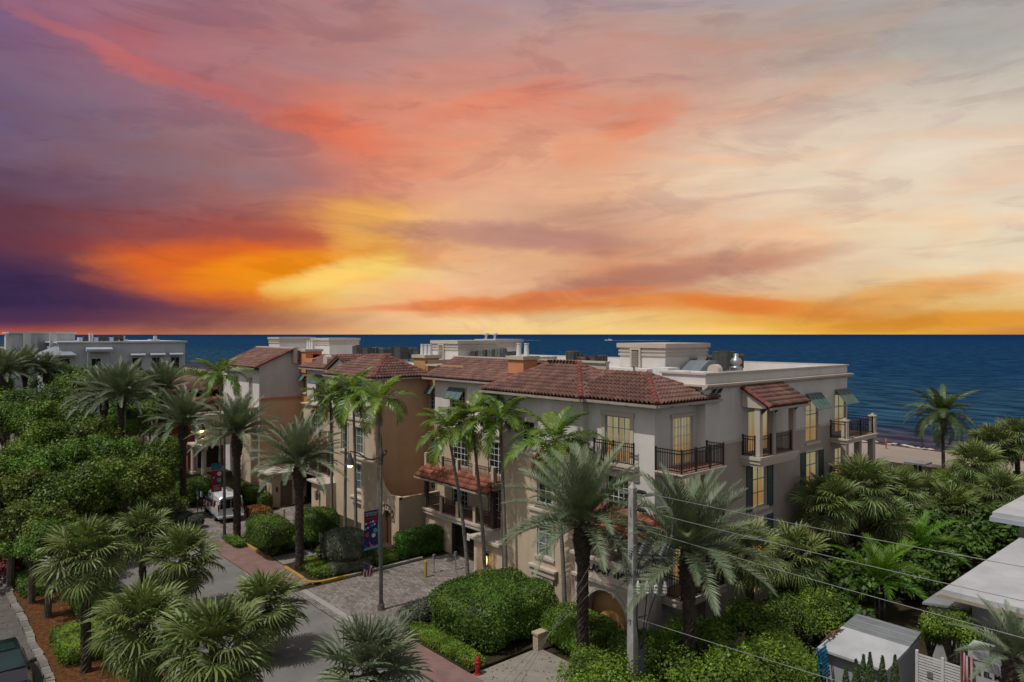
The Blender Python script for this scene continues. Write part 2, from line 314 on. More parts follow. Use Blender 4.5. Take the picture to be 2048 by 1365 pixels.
def railing(root, pts, z, h=1.05, m=None, sp=.13, bal=.022, every=1.5, name='railing'):
    m = m or iron; b = B(); posts = []
    for p, q in zip(pts[:-1], pts[1:]):
        p, q = Vector(p), Vector(q); L = (q - p).length; n = max(1, round(L / sp)); np_ = max(1, round(L / every))
        for k in range(1, n):
            x = p.lerp(q, k / n); b.box(x.x - bal / 2, x.x + bal / 2, x.y - bal / 2, x.y + bal / 2, z + .1, z + h - .03)
        for zz in (z + .1, z + h - .16, z + h): b.bar((p.x, p.y, zz), (q.x, q.y, zz), .045, .045)
        posts += [p.lerp(q, k / np_) for k in range(np_ + 1)]
    r_ = b.obj(name, m, root); seen = []
    for x in posts:
        if any((x - y).length < .05 for y in seen): continue
        seen.append(x); B().box(x.x - .035, x.x + .035, x.y - .035, x.y + .035, z, z + h + .08).obj('railing_post', m, r_)
    return r_
def text_obj(body, size, M, m, parent, name='lettering', depth=.015, bold=0.):
    cu = bpy.data.curves.new(name, 'FONT'); cu.body = body; cu.size = size; cu.extrude = depth; cu.offset = bold; cu.align_x = 'CENTER'
    t = bpy.data.objects.new(name + '_tmp', cu); col.objects.link(t); bpy.context.view_layer.update()
    me = bpy.data.meshes.new_from_object(t.evaluated_get(bpy.context.evaluated_depsgraph_get())); bpy.data.objects.remove(t); bpy.data.curves.remove(cu)
    me.materials.clear(); me.materials.append(m); o = bpy.data.objects.new(name, me); link(o, parent); o.matrix_local = M; return o
# ================================================================== the setting
def struct(o): o['kind'] = 'structure'; return o
def sheet(name, x0, x1, y0, y1, z, m): return struct(B().quad((x0, y0, z), (x1, y0, z), (x1, y1, z), (x0, y1, z)).obj(name, m))
soil = mat('dark_soil_and_litter', (.05, .036, .022), .95, .3, 1.6, .8, 12, .1, c2=(.022, .022, .010))
mulchM = mat('orange_bark_mulch', (.16, .066, .022), .95, .3, 5, 1.0, 30, .1, c2=(.035, .018, .010))  # second colour: bark texture plus dappled shade painted in as dark mottling
asph = mat('grey_asphalt', (.105, .095, .085), .9, .15, 2, .4, 60, .2)
laneM = mat('pale_worn_asphalt', (.185, .178, .17), .9, .2, .55, .5, 50, .2, c2=(.125, .12, .115))
pinkM = mat('pink_concrete', (.20, .125, .11), .85, .12, 1.3, .3, 40, .2)
yellowM = mat('yellow_kerb_paint', (.40, .235, .03), .8, .2, 5, .3, 30, c2=(.28, .17, .05))
sandM = mat('beach_sand', (.27, .225, .19), .95, .08, .12, .5, 6, .1)
weedM = mat('beached_seaweed', (.085, .03, .018), .95, .3, 3, 1, 14, c2=(.05, .02, .014))
foamM = mat('sea_foam', (.42, .38, .36), .8, .2, 2)
whiteband = mat('pale_concrete_band', (.27, .262, .25), .85, .1, 2)
def paver_mat():
    m = bpy.data.materials.new('clay_and_grey_pavers'); m.use_nodes = True; t = m.node_tree; p = t.nodes['Principled BSDF']
    o = N(t, 'ShaderNodeTexCoord').outputs['Object']; br = N(t, 'ShaderNodeTexBrick'); mp = N(t, 'ShaderNodeMapping'); t.links.new(o, mp.inputs[0]); mp.inputs['Rotation'].default_value = (0, 0, R(90)); t.links.new(mp.outputs[0], br.inputs[0])
    br.inputs['Scale'].default_value = 1; br.inputs['Brick Width'].default_value = .30; br.inputs['Row Height'].default_value = .15; br.inputs['Mortar Size'].default_value = .009
    br.inputs['Color1'].default_value = (.26, .243, .227, 1); br.inputs['Color2'].default_value = (.155, .13, .12, 1); br.inputs['Mortar'].default_value = (.05, .045, .04, 1)
    nz = N(t, 'ShaderNodeTexNoise'); t.links.new(o, nz.inputs['Vector']); nz.inputs['Scale'].default_value = .7; nz.inputs['Detail'].default_value = 6
    cc = mixc(t, 1.0, br.outputs[0], mixc(t, mrange(t, nz.outputs[0], .3, .7), (.72, .7, .7, 1), (1.12, 1.1, 1.08, 1)), 'MULTIPLY'); t.links.new(cc, p.inputs[0]); p.inputs['Roughness'].default_value = .85; p.inputs['Specular IOR Level'].default_value = .2
    b = N(t, 'ShaderNodeBump'); b.inputs['Strength'].default_value = .5; b.inputs['Distance'].default_value = .01; b.invert = True; t.links.new(br.outputs['Fac'], b.inputs['Height']); t.links.new(b.outputs[0], p.inputs['Normal']); return m
paver = paver_mat()
def sea_mat():
    m = bpy.data.materials.new('sea_water'); m.use_nodes = True; t = m.node_tree; p = t.nodes['Principled BSDF']
    geo = N(t, 'ShaderNodeNewGeometry').outputs['Position']; sp = N(t, 'ShaderNodeSeparateXYZ'); t.links.new(geo, sp.inputs[0])
    def nz(sx, sy, det, rg=.6, d=0.):
        mp = N(t, 'ShaderNodeMapping'); t.links.new(geo, mp.inputs[0]); mp.inputs['Scale'].default_value = (sx, sy, 1); n = N(t, 'ShaderNodeTexNoise'); t.links.new(mp.outputs[0], n.inputs['Vector']); n.inputs['Scale'].default_value = 1; n.inputs['Detail'].default_value = det; n.inputs['Roughness'].default_value = rg; n.inputs['Distortion'].default_value = d; return n.outputs['Fac']
    big = nz(.03, .008, 3); chop = nz(.30, .10, 9, .70, .5); fine = nz(1.5, .8, 6, .7)
    xx = math_(t, 'ADD', sp.outputs[0], math_(t, 'MULTIPLY', math_(t, 'SUBTRACT', big, .5), 26.0))
    cc = mixc(t, mrange(t, xx, 84, 118, interp='SMOOTHSTEP'), (.045, .042, .062, 1), (.017, .050, .092, 1))
    cc = mixc(t, mrange(t, xx, 130, 330, interp='SMOOTHSTEP'), cc, (.009, .038, .092, 1)); cc = mixc(t, mrange(t, sp.outputs[0], 500, 3500), cc, (.0045, .027, .090, 1))
    cc = mixc(t, mrange(t, chop, .42, .62), mixc(t, 1.0, cc, (.42, .46, .52, 1), 'MULTIPLY'), mixc(t, 1.0, cc, (1.75, 1.6, 1.45, 1), 'MULTIPLY'))
    cc = mixc(t, mrange(t, chop, .70, .76, 0, .5), cc, (.30, .33, .36, 1))
    t.links.new(cc, p.inputs[0]); p.inputs['Roughness'].default_value = .55; p.inputs['Specular IOR Level'].default_value = .0
    b = N(t, 'ShaderNodeBump'); b.inputs['Strength'].default_value = .55; b.inputs['Distance'].default_value = .5; t.links.new(math_(t, 'ADD', chop, math_(t, 'MULTIPLY', fine, .25)), b.inputs['Height']); t.links.new(b.outputs[0], p.inputs['Normal']); return m
seaM = sea_mat()
sheet('ground', -900, 61, -300, 2500, -.02, soil)
g = B(); ys = [-300] + list(range(-60, 200, 6)) + [260, 400, 900, 2500]; xs = [60.5, 66, 72, 77, 80, 83, 90]; zs = [.02, -.15, -.4, -.75, -1.0, -1.3, -2.2]
for i in range(len(xs) - 1):
    for j in range(len(ys) - 1):
        w = lambda a, y: (xs[a] + 1.2 * math.sin(y * .11) * (a > 0) + .7 * math.sin(y * .31 + 1) * (a > 0), y, zs[a])
        g.quad(w(i, ys[j]), w(i + 1, ys[j]), w(i + 1, ys[j + 1]), w(i, ys[j + 1]))
struct(g.obj('beach', sandM))
struct(B().quad((76, -9000, -1.0), (60000, -60000, -1.0), (60000, 70000, -1.0), (76, 30000, -1.0)).obj('sea', seaM))
def strip(name, x0, w, z, amp, m, seed, gap=0.):
    rnd = random.Random(seed); b = B(); y = -60.
    while y < 120:
        L = rnd.uniform(.5, 1.4); xo = x0 + 1.2 * math.sin(y * .11) + .7 * math.sin(y * .31 + 1) + rnd.uniform(-amp, amp); ww = w * rnd.uniform(.4, 1.4)
        if rnd.random() > gap:
            hh = rnd.uniform(.04, .14); n = len(b.v)
            b.v += [(xo - ww / 2, y, z), (xo + ww / 2, y + .1, z), (xo + ww / 2, y + L, z), (xo - ww / 2, y + L, z), (xo, y + L * .5, z + hh)]; b.f += [(n, n+1, n+4), (n+1, n+2, n+4), (n+2, n+3, n+4), (n+3, n, n+4)]
        y += L * .6
    o = b.obj(name, m); o['kind'] = 'stuff'; o['label'] = {'seaweed': 'brown seaweed washed up along the waterline', 'foam': 'pale foam of small waves breaking at the shore'}[name]; o['category'] = name; return o
strip('seaweed', 77.6, 2.0, -.82, .5, weedM, 3); strip('foam', 80.6, 1.1, -.99, 1.0, foamM, 4, .35)
sheet('road', -60, -22.9, -120, 600, .004, asph)
sheet('service_lane', -17.8, -10.35, -120, 300, .004, laneM)
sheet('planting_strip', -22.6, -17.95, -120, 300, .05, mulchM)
sheet('driveway', -10.3, 1.6, 9.2, 18.0, .008, paver)
sheet('courtyard_paving', -10.3, -1.0, 31.2, 37.8, .008, paver); sheet('courtyard_paving', -8.95, -5.2, 37.8, 46, .008, paver)
def slab(name, x0, x1, y0, y1, z0, z1, m): return struct(B().box(x0, x1, y0, y1, z0, z1).obj(name, m, bevel=.015))
sw = slab('sidewalk', -11.1, -8.85, 18.6, 31.0, 0, .11, pinkM); slab('sidewalk', -10.3, -8.75, -14, 9.0, 0, .11, pinkM); slab('sidewalk', -11.9, -9.6, 37.8, 60, 0, .11, pinkM)
struct(B().box(-9.9, -9.55, 9.2, 18.0, .004, .016).obj('concrete_band', whiteband)); struct(B().box(-6.9, -2.2, 11.55, 11.85, .004, .017).obj('concrete_band', whiteband))
sheet('entrance_path', -8.7, -4.6, -3.0, 3.3, .03, mat('entrance_stone', (.24, .215, .185), .85, .12, 1.2, .3, 30))
sheet('garden_path', -8.8, -3.0, 22.9, 24.8, .125, mat('path_concrete', (.22, .20, .175), .85, .12, 1.2, .3, 30))
# kerb of laid stones along the road, yellow painted kerbs round the beds
kr = struct(empty('kerb', (-22.75, 0, 0))); kr['label'] = 'pale rough stone kerb between road and mulch bed'
me_k = mesh('kerb_stone', [(x, y, z) for z in (0, .16) for y in (-.40, .40) for x in (-.16, .16)], [(0, 2, 3, 1), (4, 5, 7, 6), (0, 1, 5, 4), (2, 6, 7, 3), (0, 4, 6, 2), (1, 3, 7, 5)], mat('pale_kerb_stone', (.17, .16, .145), .9, .2, 3, .5, 20, rand=.2))
for k in range(44):
    inst('kerb_stone', me_k, kr, Matrix.Translation((random.uniform(-.05, .05), 5 + k * .83, random.uniform(-.02, .02))) @ Matrix.Rotation(random.uniform(-.08, .08), 4, 'Z'))
def bed(name, pts, h, m=soil): return struct(B().prism([(x, y, 0) for x, y in pts], (0, 0, h)).obj(name, m))
def kerbpath(pts, closed=False):
    b = B(); pts = [Vector((x, y, 0)) for x, y in pts]; n = len(pts)
    L = [];
    for i, p in enumerate(pts):
        d = (pts[min(i + 1, n - 1)] - pts[max(i - 1, 0)]).normalized(); L.append(Vector((-d.y, d.x, 0)) * .11)
    for i in range(n - 1):
        a, c = pts[i], pts[i + 1]; u, w = Vector((0, 0, .004)), Vector((0, 0, .145))
        b.quad(a - L[i] + w, c - L[i+1] + w, c + L[i+1] + w, a + L[i] + w); b.quad(a - L[i] + u, c - L[i+1] + u, c - L[i+1] + w, a - L[i] + w); b.quad(a + L[i] + w, c + L[i+1] + w, c + L[i+1] + u, a + L[i] + u)
    return struct(b.obj('yellow_kerb', yellowM))
def arc(cx, cy, r, a0, a1, n=8): return [(cx + r * math.cos(R(a0 + (a1 - a0) * k / n)), cy + r * math.sin(R(a0 + (a1 - a0) * k / n))) for k in range(n + 1)]
bed('planting_bed', [(-8.83, 18.3), (-1.2, 18.3), (-1.2, 30.8), (-8.83, 30.8)], .12)
bed('planting_bed', [(-9.58, 37.9), (-9.0, 37.9), (-9.0, 60), (-9.58, 60)], .12); bed('planting_bed', [(-5.1, 38.4), (-3.25, 38.4), (-3.25, 52), (-5.1, 52)], .12)
bed('planting_bed', [(-8.72, 3.4), (-.5, 3.4), (-.5, 9.1), (-8.72, 9.1)], .12)
kerbpath([(-8.9, 22.5), (-8.95, 19.9)] + arc(-8.1, 19.3, .95, 180, 270) + [(-6.6, 18.3)])
kerbpath([(-8.9, 24.5), (-8.95, 30.3)] + arc(-8.5, 30.4, .5, 180, 90))
kerbpath([(-11.9, 39.6)] + arc(-11.1, 38.6, .8, 180, 270) + [(-9.6, 37.75), (-9.0, 37.75)])
struct(B().box(-6.6, -1.2, 18.15, 18.3, .004, .15).obj('kerb_edge', concrete))

def litter(name, label, boxes, m, size, seed):
    """fallen leaves and bark scraps lying on the ground"""
    rg = np.random.default_rng(seed); Vs = []
    for (x0, x1, y0, y1, z, n) in boxes:
        c = np.stack([rg.uniform(x0, x1, n), rg.uniform(y0, y1, n), np.full(n, z) + rg.uniform(.004, .02, n)], 1); a = rg.uniform(0, 6.28, n); s_ = size * rg.uniform(.5, 1.4, n); t = np.stack([np.cos(a) * s_, np.sin(a) * s_, rg.uniform(-.3, .3, n) * s_], 1); b_ = np.stack([-np.sin(a) * s_ * .45, np.cos(a) * s_ * .45, rg.uniform(-.2, .2, n) * s_], 1); Vs.append(np.stack([c - t, c + b_, c + t, c - b_], 1).reshape(-1, 3))
    V = np.vstack(Vs); me = bpy.data.meshes.new(name); F = np.arange(len(V)).reshape(-1, 4); me.from_pydata([tuple(v) for v in V], [], [tuple(int(i) for i in f) for f in F]); me.materials.append(m); o = bpy.data.objects.new(name, me); col.objects.link(o); o['kind'] = 'stuff'; o['label'] = label; o['category'] = 'litter'
litter('leaf_litter', 'dry fallen leaves scattered over mulch, beds and lane edges', [(-22.5, -18, 8, 34, .05, 1500), (-18.2, -17.2, 8, 40, .01, 300), (-8.7, -.6, 3.4, 9.1, .125, 500), (-8.7, -1.4, 18.5, 30.6, .125, 700), (-24, -22.95, 8, 34, .006, 260), (-11, -10.4, 4, 34, .006, 160), (-9, -1, 9.4, 18, .01, 160), (-8.6, -4.7, -2.8, 3.2, .035, 160)], mat('dry_leaf', (.13, .075, .035), .9, .4, 3, island=.5), .055, 5)
# ================================================================== buildings
def tile_shape(tw=.27, L=.47, h=.14, n=6):
    v = []; f = []
    for y, lift in ((0, .09), (L, .0)):
        for k in range(n + 1):
            x = (k / n - .5) * tw * 1.06; v.append((x, y, lift + h * (.5 + .5 * math.cos(2 * PI * (k / n - .5)))))
    for k in range(n): f.append((k, k + 1, n + 2 + k, n + 1 + k))
    b0 = len(v)
    for k in range(n + 1): v.append((v[k][0], .004, v[k][2] - .06))
    for k in range(n): f.append((b0 + k, b0 + k + 1, k + 1, k))
    return v, f
TV, TF = tile_shape(); TME = mesh('roof_tile', TV, TF, tileM)
def ridge_shape(L=.40, r=.15, n=6):
    v = []; f = []
    for y, rr in ((0, r * 1.12), (L * 1.12, r * .9)):
        for k in range(n + 1): a = PI * k / n; v.append((-rr * math.cos(a), y, rr * math.sin(a) * .9))
    for k in range(n): f.append((k, k + 1, n + 2 + k, n + 1 + k))
    f.append(tuple(range(n + 1))[::-1]); return v, f
CME = mesh('ridge_tile', *ridge_shape(), capM)
RME = mesh('rafter_tail', [(x, y, z) for z in (0, .16) for y in (-.07, .07) for x in (0, .62)], [(0, 2, 3, 1), (4, 5, 7, 6), (0, 1, 5, 4), (2, 6, 7, 3), (0, 4, 6, 2), (1, 3, 7, 5)], bronze)
class Roof:
    """collects the tiles, underlay, gutters and rafter tails of one building"""
    def __init__(s, root): s.root = root; s.t = []; s.deck = B(); s.gut = B()
    def plane(s, vs, te=.37, tw=.27):
        vs = [Vector(v) for v in vs]; e = (vs[1] - vs[0]).normalized(); n = (vs[1] - vs[0]).cross(vs[2] - vs[0]).normalized()
        if n.z < 0: n = -n
        u = n.cross(e)
        if u.z < 0: u = -u
        ex = u.cross(n); P = [((v - vs[0]).dot(e), (v - vs[0]).dot(u)) for v in vs]
        s.deck.prism([v + n * .0 for v in vs], n * -.07)
        def inside(a, b):
            r_ = False
            for i in range(len(P)):
                (x0, y0), (x1, y1) = P[i], P[i - 1]
                if (y0 > b) != (y1 > b) and a < (x1 - x0) * (b - y0) / (y1 - y0) + x0: r_ = not r_
            return r_
        A = max(p[0] for p in P); A0 = min(p[0] for p in P); H = max(p[1] for p in P); j = 0; b = 0.
        while b < H - .05:
            a = A0 + tw / 2
            while a < A:
                if inside(a, min(b + .2, H - .03)):
                    o = vs[0] + e * a + u * (b - .05) + n * (.008 + random.uniform(0, .008)); jx = random.uniform(-.012, .012)
                    s.t.append(Matrix(((ex.x, u.x, n.x, o.x), (ex.y, u.y, n.y, o.y), (ex.z, u.z, n.z, o.z), (0, 0, 0, 1))) @ Matrix.Rotation(jx, 4, 'Z'))
                a += tw
            b += te
        return s
    def caps(s, p, q):
        p, q = Vector(p), Vector(q); d = (q - p); L = d.length; d.normalize(); x = d.cross(Vector((0, 0, 1))).normalized(); z = x.cross(d); k = 0.
        o0 = top(s.root).location
        while k < L - .1:
            o = p + d * k + z * .05 - o0
            inst('ridge_tile', CME, s.root, Matrix(((x.x, d.x, z.x, o.x), (x.y, d.y, z.y, o.y), (x.z, d.z, z.z, o.z), (0, 0, 0, 1))) @ Matrix.Rotation(random.uniform(-.03, .03), 4, 'Z')); k += .40
        return s
    def gutter(s, p, q):
        p, q = Vector(p), Vector(q); d = (q - p).normalized(); z = Vector((0, 0, 1)); o = d.cross(z)
        s.gut.bar(p + z * -.06, q + z * -.06, .14, .13); return s
    def tails(s, p, q, inward, sp=1.05):
        p, q = Vector(p), Vector(q); L = (q - p).length; n = max(1, int(L / sp)); a = math.atan2(inward[1], inward[0]); o0 = top(s.root).location
        for k in range(n): inst('rafter_tail', RME, s.root, Matrix.Translation(p.lerp(q, (k + .5) / n) + Vector((0, 0, -.27)) - o0 + Vector((inward[0], inward[1], 0)) * .12) @ Matrix.Rotation(a, 4, 'Z'))
        return s
    def hip(s, x0, x1, y0, y1, z, rise, sides='wsen'):
        """hip roof over a rectangle, ridge along the longer way"""
        lx, ly = x1 - x0, y1 - y0
        if ly >= lx: r0, r1 = ((x0 + x1) / 2, y0 + lx / 2, z + rise), ((x0 + x1) / 2, y1 - lx / 2, z + rise)
        else: r0, r1 = (x0 + ly / 2, (y0 + y1) / 2, z + rise), (x1 - ly / 2, (y0 + y1) / 2, z + rise)
        a, b_, c, d = (x0, y0, z), (x1, y0, z), (x1, y1, z), (x0, y1, z)
        if ly >= lx:
            F = {'w': [a, d, r1, r0], 's': [a, b_, r0], 'e': [b_, c, r1, r0], 'n': [c, d, r1]}
        else:
            F = {'s': [a, b_, r1, r0], 'w': [a, d, r0], 'n': [d, c, r1, r0], 'e': [b_, c, r1]}
        for k in sides: s.plane(F[k])
        return a, b_, c, d, r0, r1
    def finish(s, nobj, jm, om=None):
        o0 = top(s.root).location; s.deck.obj('roof_deck', deckM, s.root); s.gut.obj('gutter', gutterM, s.root)
        s.t.sort(key=lambda M: (M.translation - CAM).length); me = TME
        for M in s.t[:nobj]: inst('roof_tile', me, s.root, Matrix.Translation(-o0) @ M)
        rest = s.t[nobj:]
        if rest:
            base = np.array([tuple(v) + (1,) for v in TV]); A = np.array([np.array(M) for M in rest]); V = np.einsum('nij,kj->nki', A, base)[:, :, :3].reshape(-1, 3) - np.array(o0)
            k = len(TV); F = (np.array([list(f) for f in TF])[None] + (np.arange(len(rest)) * k)[:, None, None]).reshape(-1, 4)
            o = bpy.data.objects.new('tile_field', npmesh('tile_field', V, F, jm)); link(o, s.root); o['kind'] = 'stuff'
def npmesh(name, V, F, m, smooth=False):
    """mesh from numpy arrays of vertices and quads or triangles"""
    me = bpy.data.meshes.new(name); k = F.shape[1]; me.vertices.add(len(V)); me.vertices.foreach_set('co', np.ascontiguousarray(V, dtype=np.float32).ravel())
    me.loops.add(F.size); me.loops.foreach_set('vertex_index', np.ascontiguousarray(F, dtype=np.int32).ravel()); me.polygons.add(len(F)); me.polygons.foreach_set('loop_start', np.arange(0, F.size, k, dtype=np.int32))
    me.materials.append(m); me.update(calc_edges=True)
    if smooth: me.polygons.foreach_set('use_smooth', [True] * len(me.polygons))
    return me
def bahama(root, ax, c, a0, a1, zt, out=-1, L=.95, n=4, ang=38):
    dx, dz = math.sin(R(ang)) * L, math.cos(R(ang)) * L; c0, c1 = c + out * .08, c + out * (.08 + dx)
    b = B(); W = a1 - a0
    def slatq(s0, s1, t0, t1, off, th):
        P = lambda a, t, o: PT(ax, c0 + (c1 - c0) * t + out * o * math.cos(R(ang)), a0 + a * W, zt - dz * t + o * math.sin(R(ang)))
        return [P(s0, t0, off), P(s1, t0, off), P(s1, t1, off), P(s0, t1, off)], Vector(P(0, 0, th)) - Vector(P(0, 0, 0))
    for q in ((0, .04, 0, 1), (.96, 1, 0, 1), (.04, .96, 0, .05), (.04, .96, .95, 1)): b.prism(*slatq(*q, 0, .05))
    for k in range(1, n): b.prism(*slatq(k / n - .015, k / n + .015, .05, .95, 0, .05))
    s_ = b.obj('shutter', shutM, root)
    for k in range(n): B().prism(*slatq(k / n + (.015 if k else .04), (k + 1) / n - (.015 if k < n - 1 else .04), .05, .95, .012, .015)).obj('louvre_panel', shutM, s_)
    for a in (a0 + .05, a1 - .05): B().bar(PT(ax, c, a, zt - dz * 1.15), PT(ax, c1, a, zt - dz), .03, .03).obj('shutter_strut', gutterM, s_)
def side_shutter(root, ax, c, a0, a1, z0, z1, out=-1):
    b = B(); abox(b, ax, c + out * .06, c + out * .005, a0, a0 + .06, z0, z1); abox(b, ax, c + out * .06, c + out * .005, a1 - .06, a1, z0, z1)
    for z in (z0, (z0 + z1) / 2 - .04, z1 - .08): abox(b, ax, c + out * .06, c + out * .005, a0 + .06, a1 - .06, z, z + .08)
    s_ = b.obj('side_shutter', tealM, root); b = B(); z = z0 + .1
    while z < z1 - .12: abox(b, ax, c + out * .045, c + out * .01, a0 + .06, a1 - .06, z, z + .05); z += .08
    b.obj('slats', tealM, s_)
def arch_wall(b, ax, c, a0, a1, z0, z1, arches, out=-1, depth=.4, n=14):
    """sheet with round-headed openings; arches = (centre, half width, spring height)"""
    cur = a0; i_ = c - out * depth
    for ac, r_, zs in sorted(arches):
        b.quad(PT(ax, c, cur, z0), PT(ax, c, ac - r_, z0), PT(ax, c, ac - r_, z1), PT(ax, c, cur, z1))
        pts = [(ac - r_ * math.cos(PI * k / n), zs + r_ * math.sin(PI * k / n)) for k in range(n + 1)]
        for p, q in zip(pts[:-1], pts[1:]):
            b.quad(PT(ax, c, *p), PT(ax, c, *q), PT(ax, c, q[0], z1), PT(ax, c, p[0], z1)); b.quad(PT(ax, c, *p), PT(ax, c, *q), PT(ax, i_, *q), PT(ax, i_, *p))
        for a in (ac - r_, ac + r_): b.quad(PT(ax, c, a, z0), PT(ax, c, a, zs), PT(ax, i_, a, zs), PT(ax, i_, a, z0))
        cur = ac + r_
    b.quad(PT(ax, c, cur, z0), PT(ax, c, a1, z0), PT(ax, c, a1, z1), PT(ax, c, cur, z1)); return b
def arch_band(b, ax, c, ac, r_, zs, w, out=-1, n=16, th=.06):
    for k in range(n):
        t0, t1 = PI * k / n, PI * (k + 1) / n; P = lambda t, rr: PT(ax, c, ac - rr * math.cos(t), zs + rr * math.sin(t))
        e = Vector(PT(ax, out * th, 0, 0)); b.prism([P(t0, r_), P(t1, r_), P(t1, r_ + w), P(t0, r_ + w)], e)
def penthouse(root, x0, x1, y0, y1, z0, z1, grille=True):
    b = B().box(x0, x1, y0, y1, z0, z1 - .02); b.obj('stair_bulkhead', white, root); b = B()
    for z, h, p in ((z1 - .3, .3, .16), (z1 - .58, .16, .07), (z1 - .84, .16, .07)): b.box(x0 - p, x1 + p, y0 - p, y1 + p, z, z + h)
    b.obj('bulkhead_cornice', trimm, root)
    if grille:
        ym = y0 + (y1 - y0) * .62; b = B().box(x0 - .16, x0 - .02, ym - .45, ym + .45, z1 - 1.75, z1 - .32); b.obj('grille_surround', trimm, root)
        g = B().box(x0 - .19, x0 - .165, ym - .28, ym + .28, z1 - 1.6, z1 - .45)
        gr = g.obj('bulkhead_grille', bronze, root); b = B()
        for k in range(4):
            for j in range(7): b.bar((x0 - .2, ym - .26 + k * .14, z1 - 1.56 + j * .15), (x0 - .2, ym - .14 + k * .14, z1 - 1.44 + j * .15), .03, .03)
        b.obj('scrollwork', trimm, gr)
        b = B().box(x0 + (x1 - x0) * .55, x0 + (x1 - x0) * .75, y0 - .03, y0 + .02, z1 - 1.6, z1 - .95); w_ = b.obj('bulkhead_window', gframe, root); B().box(x0 + (x1 - x0) * .60, x0 + (x1 - x0) * .71, y0 - .05, y0 - .035, z1 - 1.48, z1 - 1.1).obj('pane', glassD, w_)
def chimney(root, x0, x1, y0, y1, z0, z1, m, pots=3):
    B().box(x0, x1, y0, y1, z0, z1 - .2).obj('chimney', m, root); B().box(x0 - .12, x1 + .12, y0 - .12, y1 + .12, z1 - .2, z1 + .05).obj('chimney_cap', trimm, root)
    for k in range(pots): B().lathe([(.19, 0), (.15, .8), (.18, .82), (.18, .88), (.13, .88)], ((x0 + x1) / 2, y0 + (y1 - y0) * (k + .5) / pots, z1 + .05), 12).obj('chimney_pot', plastic_w, root, smooth=False)
def cornice(b, ax, c, a0, a1, z, out=-1, p=.32, h=.26):
    b.prism([PT(ax, c, a0, z - h), PT(ax, c + out * .1, a0, z - h), PT(ax, c + out * p, a0, z - .1), PT(ax, c + out * p, a0, z), PT(ax, c, a0, z)], PT(ax, 0, a1 - a0, 0)); return b
# ---------------------------------------------------------------- near building
b1 = empty('apartment_building', (0, 0, 0), 'large white and tan three storey building with lit windows, nearest the viewer', 'building')
# -- right block
H1 = [(1.5, 3.16, 8.5, 10.82), (1.6, 3.05, 5.6, 7.75)]
w = B(); wallsheet(w, 'x', 0, 0, 4.4, 0, 11.62, H1); w.obj('wall', white, b1)
window(b1, 'x', 0, 1.5, 3.16, 8.5, 10.82, 4, 4, lit=1, center=True, trim=.22, sill=False); window(b1, 'x', 0, 1.6, 3.05, 5.6, 7.75, 4, 4, lit=0, center=True, trim=.2)
sl_ = B().box(-.36, -.01, .98, 3.7, 8.2, 8.34).box(-.42, -.01, .92, 3.76, 8.34, 8.46); sl_.obj('balconette_slab', trimm, b1)
railing(b1, [(-.33, 1.02), (-.33, 3.64)], 8.46, 1.1, every=1.3)
HS = [(1.45, 3.1, 8.42, 10.82), (1.45, 3.1, 5.5, 7.8), (1.45, 3.1, 2.5, 4.8)]
w = B(); wallsheet(w, 'y', 0, 0, 3.5, 0, 11.62, HS); w.obj('wall', lilac, b1)
for z0, z1 in ((8.42, 10.82), (5.5, 7.8), (2.5, 4.8)): window(b1, 'y', 0, 1.45, 3.1, z0, z1, 6, 5, lit=1, center=True, trim=.15, sill=False, fm=wframe)
for z, h in ((8.4, .3), (5.45, .3), (2.45, .5)):
    b = B().box(-.02, 3.62, -1.6, -.02, z - h + .1, z - .06); b.box(-.1, 3.7, -1.68, -.02, z - .06, z); 
    if h > .4: b.box(-.08, 3.68, -1.66, -.02, z - .34, z - .26)
    b.obj('balcony_slab', trimm, b1); B().box(0, 3.58, -1.56, -.02, z + .002, z + .02).obj('balcony_floor', floorM, b1)
    railing(b1, [(.02, -.06), (.02, -1.55), (3.55, -1.55), (3.55, -.6)], z + .02, 1.08, every=1.15)
# -- main block, south face
MS = [(14.18, 15.82, 8.36, 10.9), (18.1, 19.75, 8.6, 11.1), (7.6, 9.9, 8.45, 10.75), (8.04, 9.54, 5.3, 7.68), (14.15, 15.78, 5.4, 7.72), (8.04, 9.54, 2.6, 4.75), (14.15, 15.6, 1.7, 4.3), (18.1, 19.6, 5.5, 7.6), (8.2, 9.2, .5, 1.7)]
YS = -.54
up_ = B(); lo_ = B()
wallsheet(up_, 'y', YS, 3.5, 19.9, 9.29, 12.9, [(a, b_, max(z0, 9.29), z1) for a, b_, z0, z1 in MS if z1 > 9.29], depth=0)
wallsheet(lo_, 'y', YS, 3.5, 19.9, 0, 9.29, [(a, b_, z0, min(z1, 9.29)) for a, b_, z0, z1 in MS if z0 < 9.29], depth=0)
for a, b_, z0, z1 in MS:
    rv = B()
    for p, q in (((a, z0), (b_, z0)), ((b_, z0), (b_, z1)), ((b_, z1), (a, z1)), ((a, z1), (a, z0))): rv.quad((p[0], YS, p[1]), (q[0], YS, q[1]), (q[0], YS + .25, q[1]), (p[0], YS + .25, p[1]))
    rv.obj('window_reveal', trimm, b1)
up_.obj('wall', lilac, b1); lo_.obj('wall', greige, b1)
b = B(); 
for a0, a1 in ((3.52, 7.6), (9.9, 14.1), (15.9, 18.0)): b.box(a0, a1, YS - .05, YS + .01, 9.2, 9.33)
b.obj('belt_course', trimm, b1)
b = B(); cornice(b, 'y', YS, 3.2, 20.2, 12.42); cornice(b, 'x', 3.5, YS + .002, 2.2, 12.42); cornice(b, 'x', 19.9, YS, 10, 12.42, out=1); b.obj('cornice', trimm, b1)
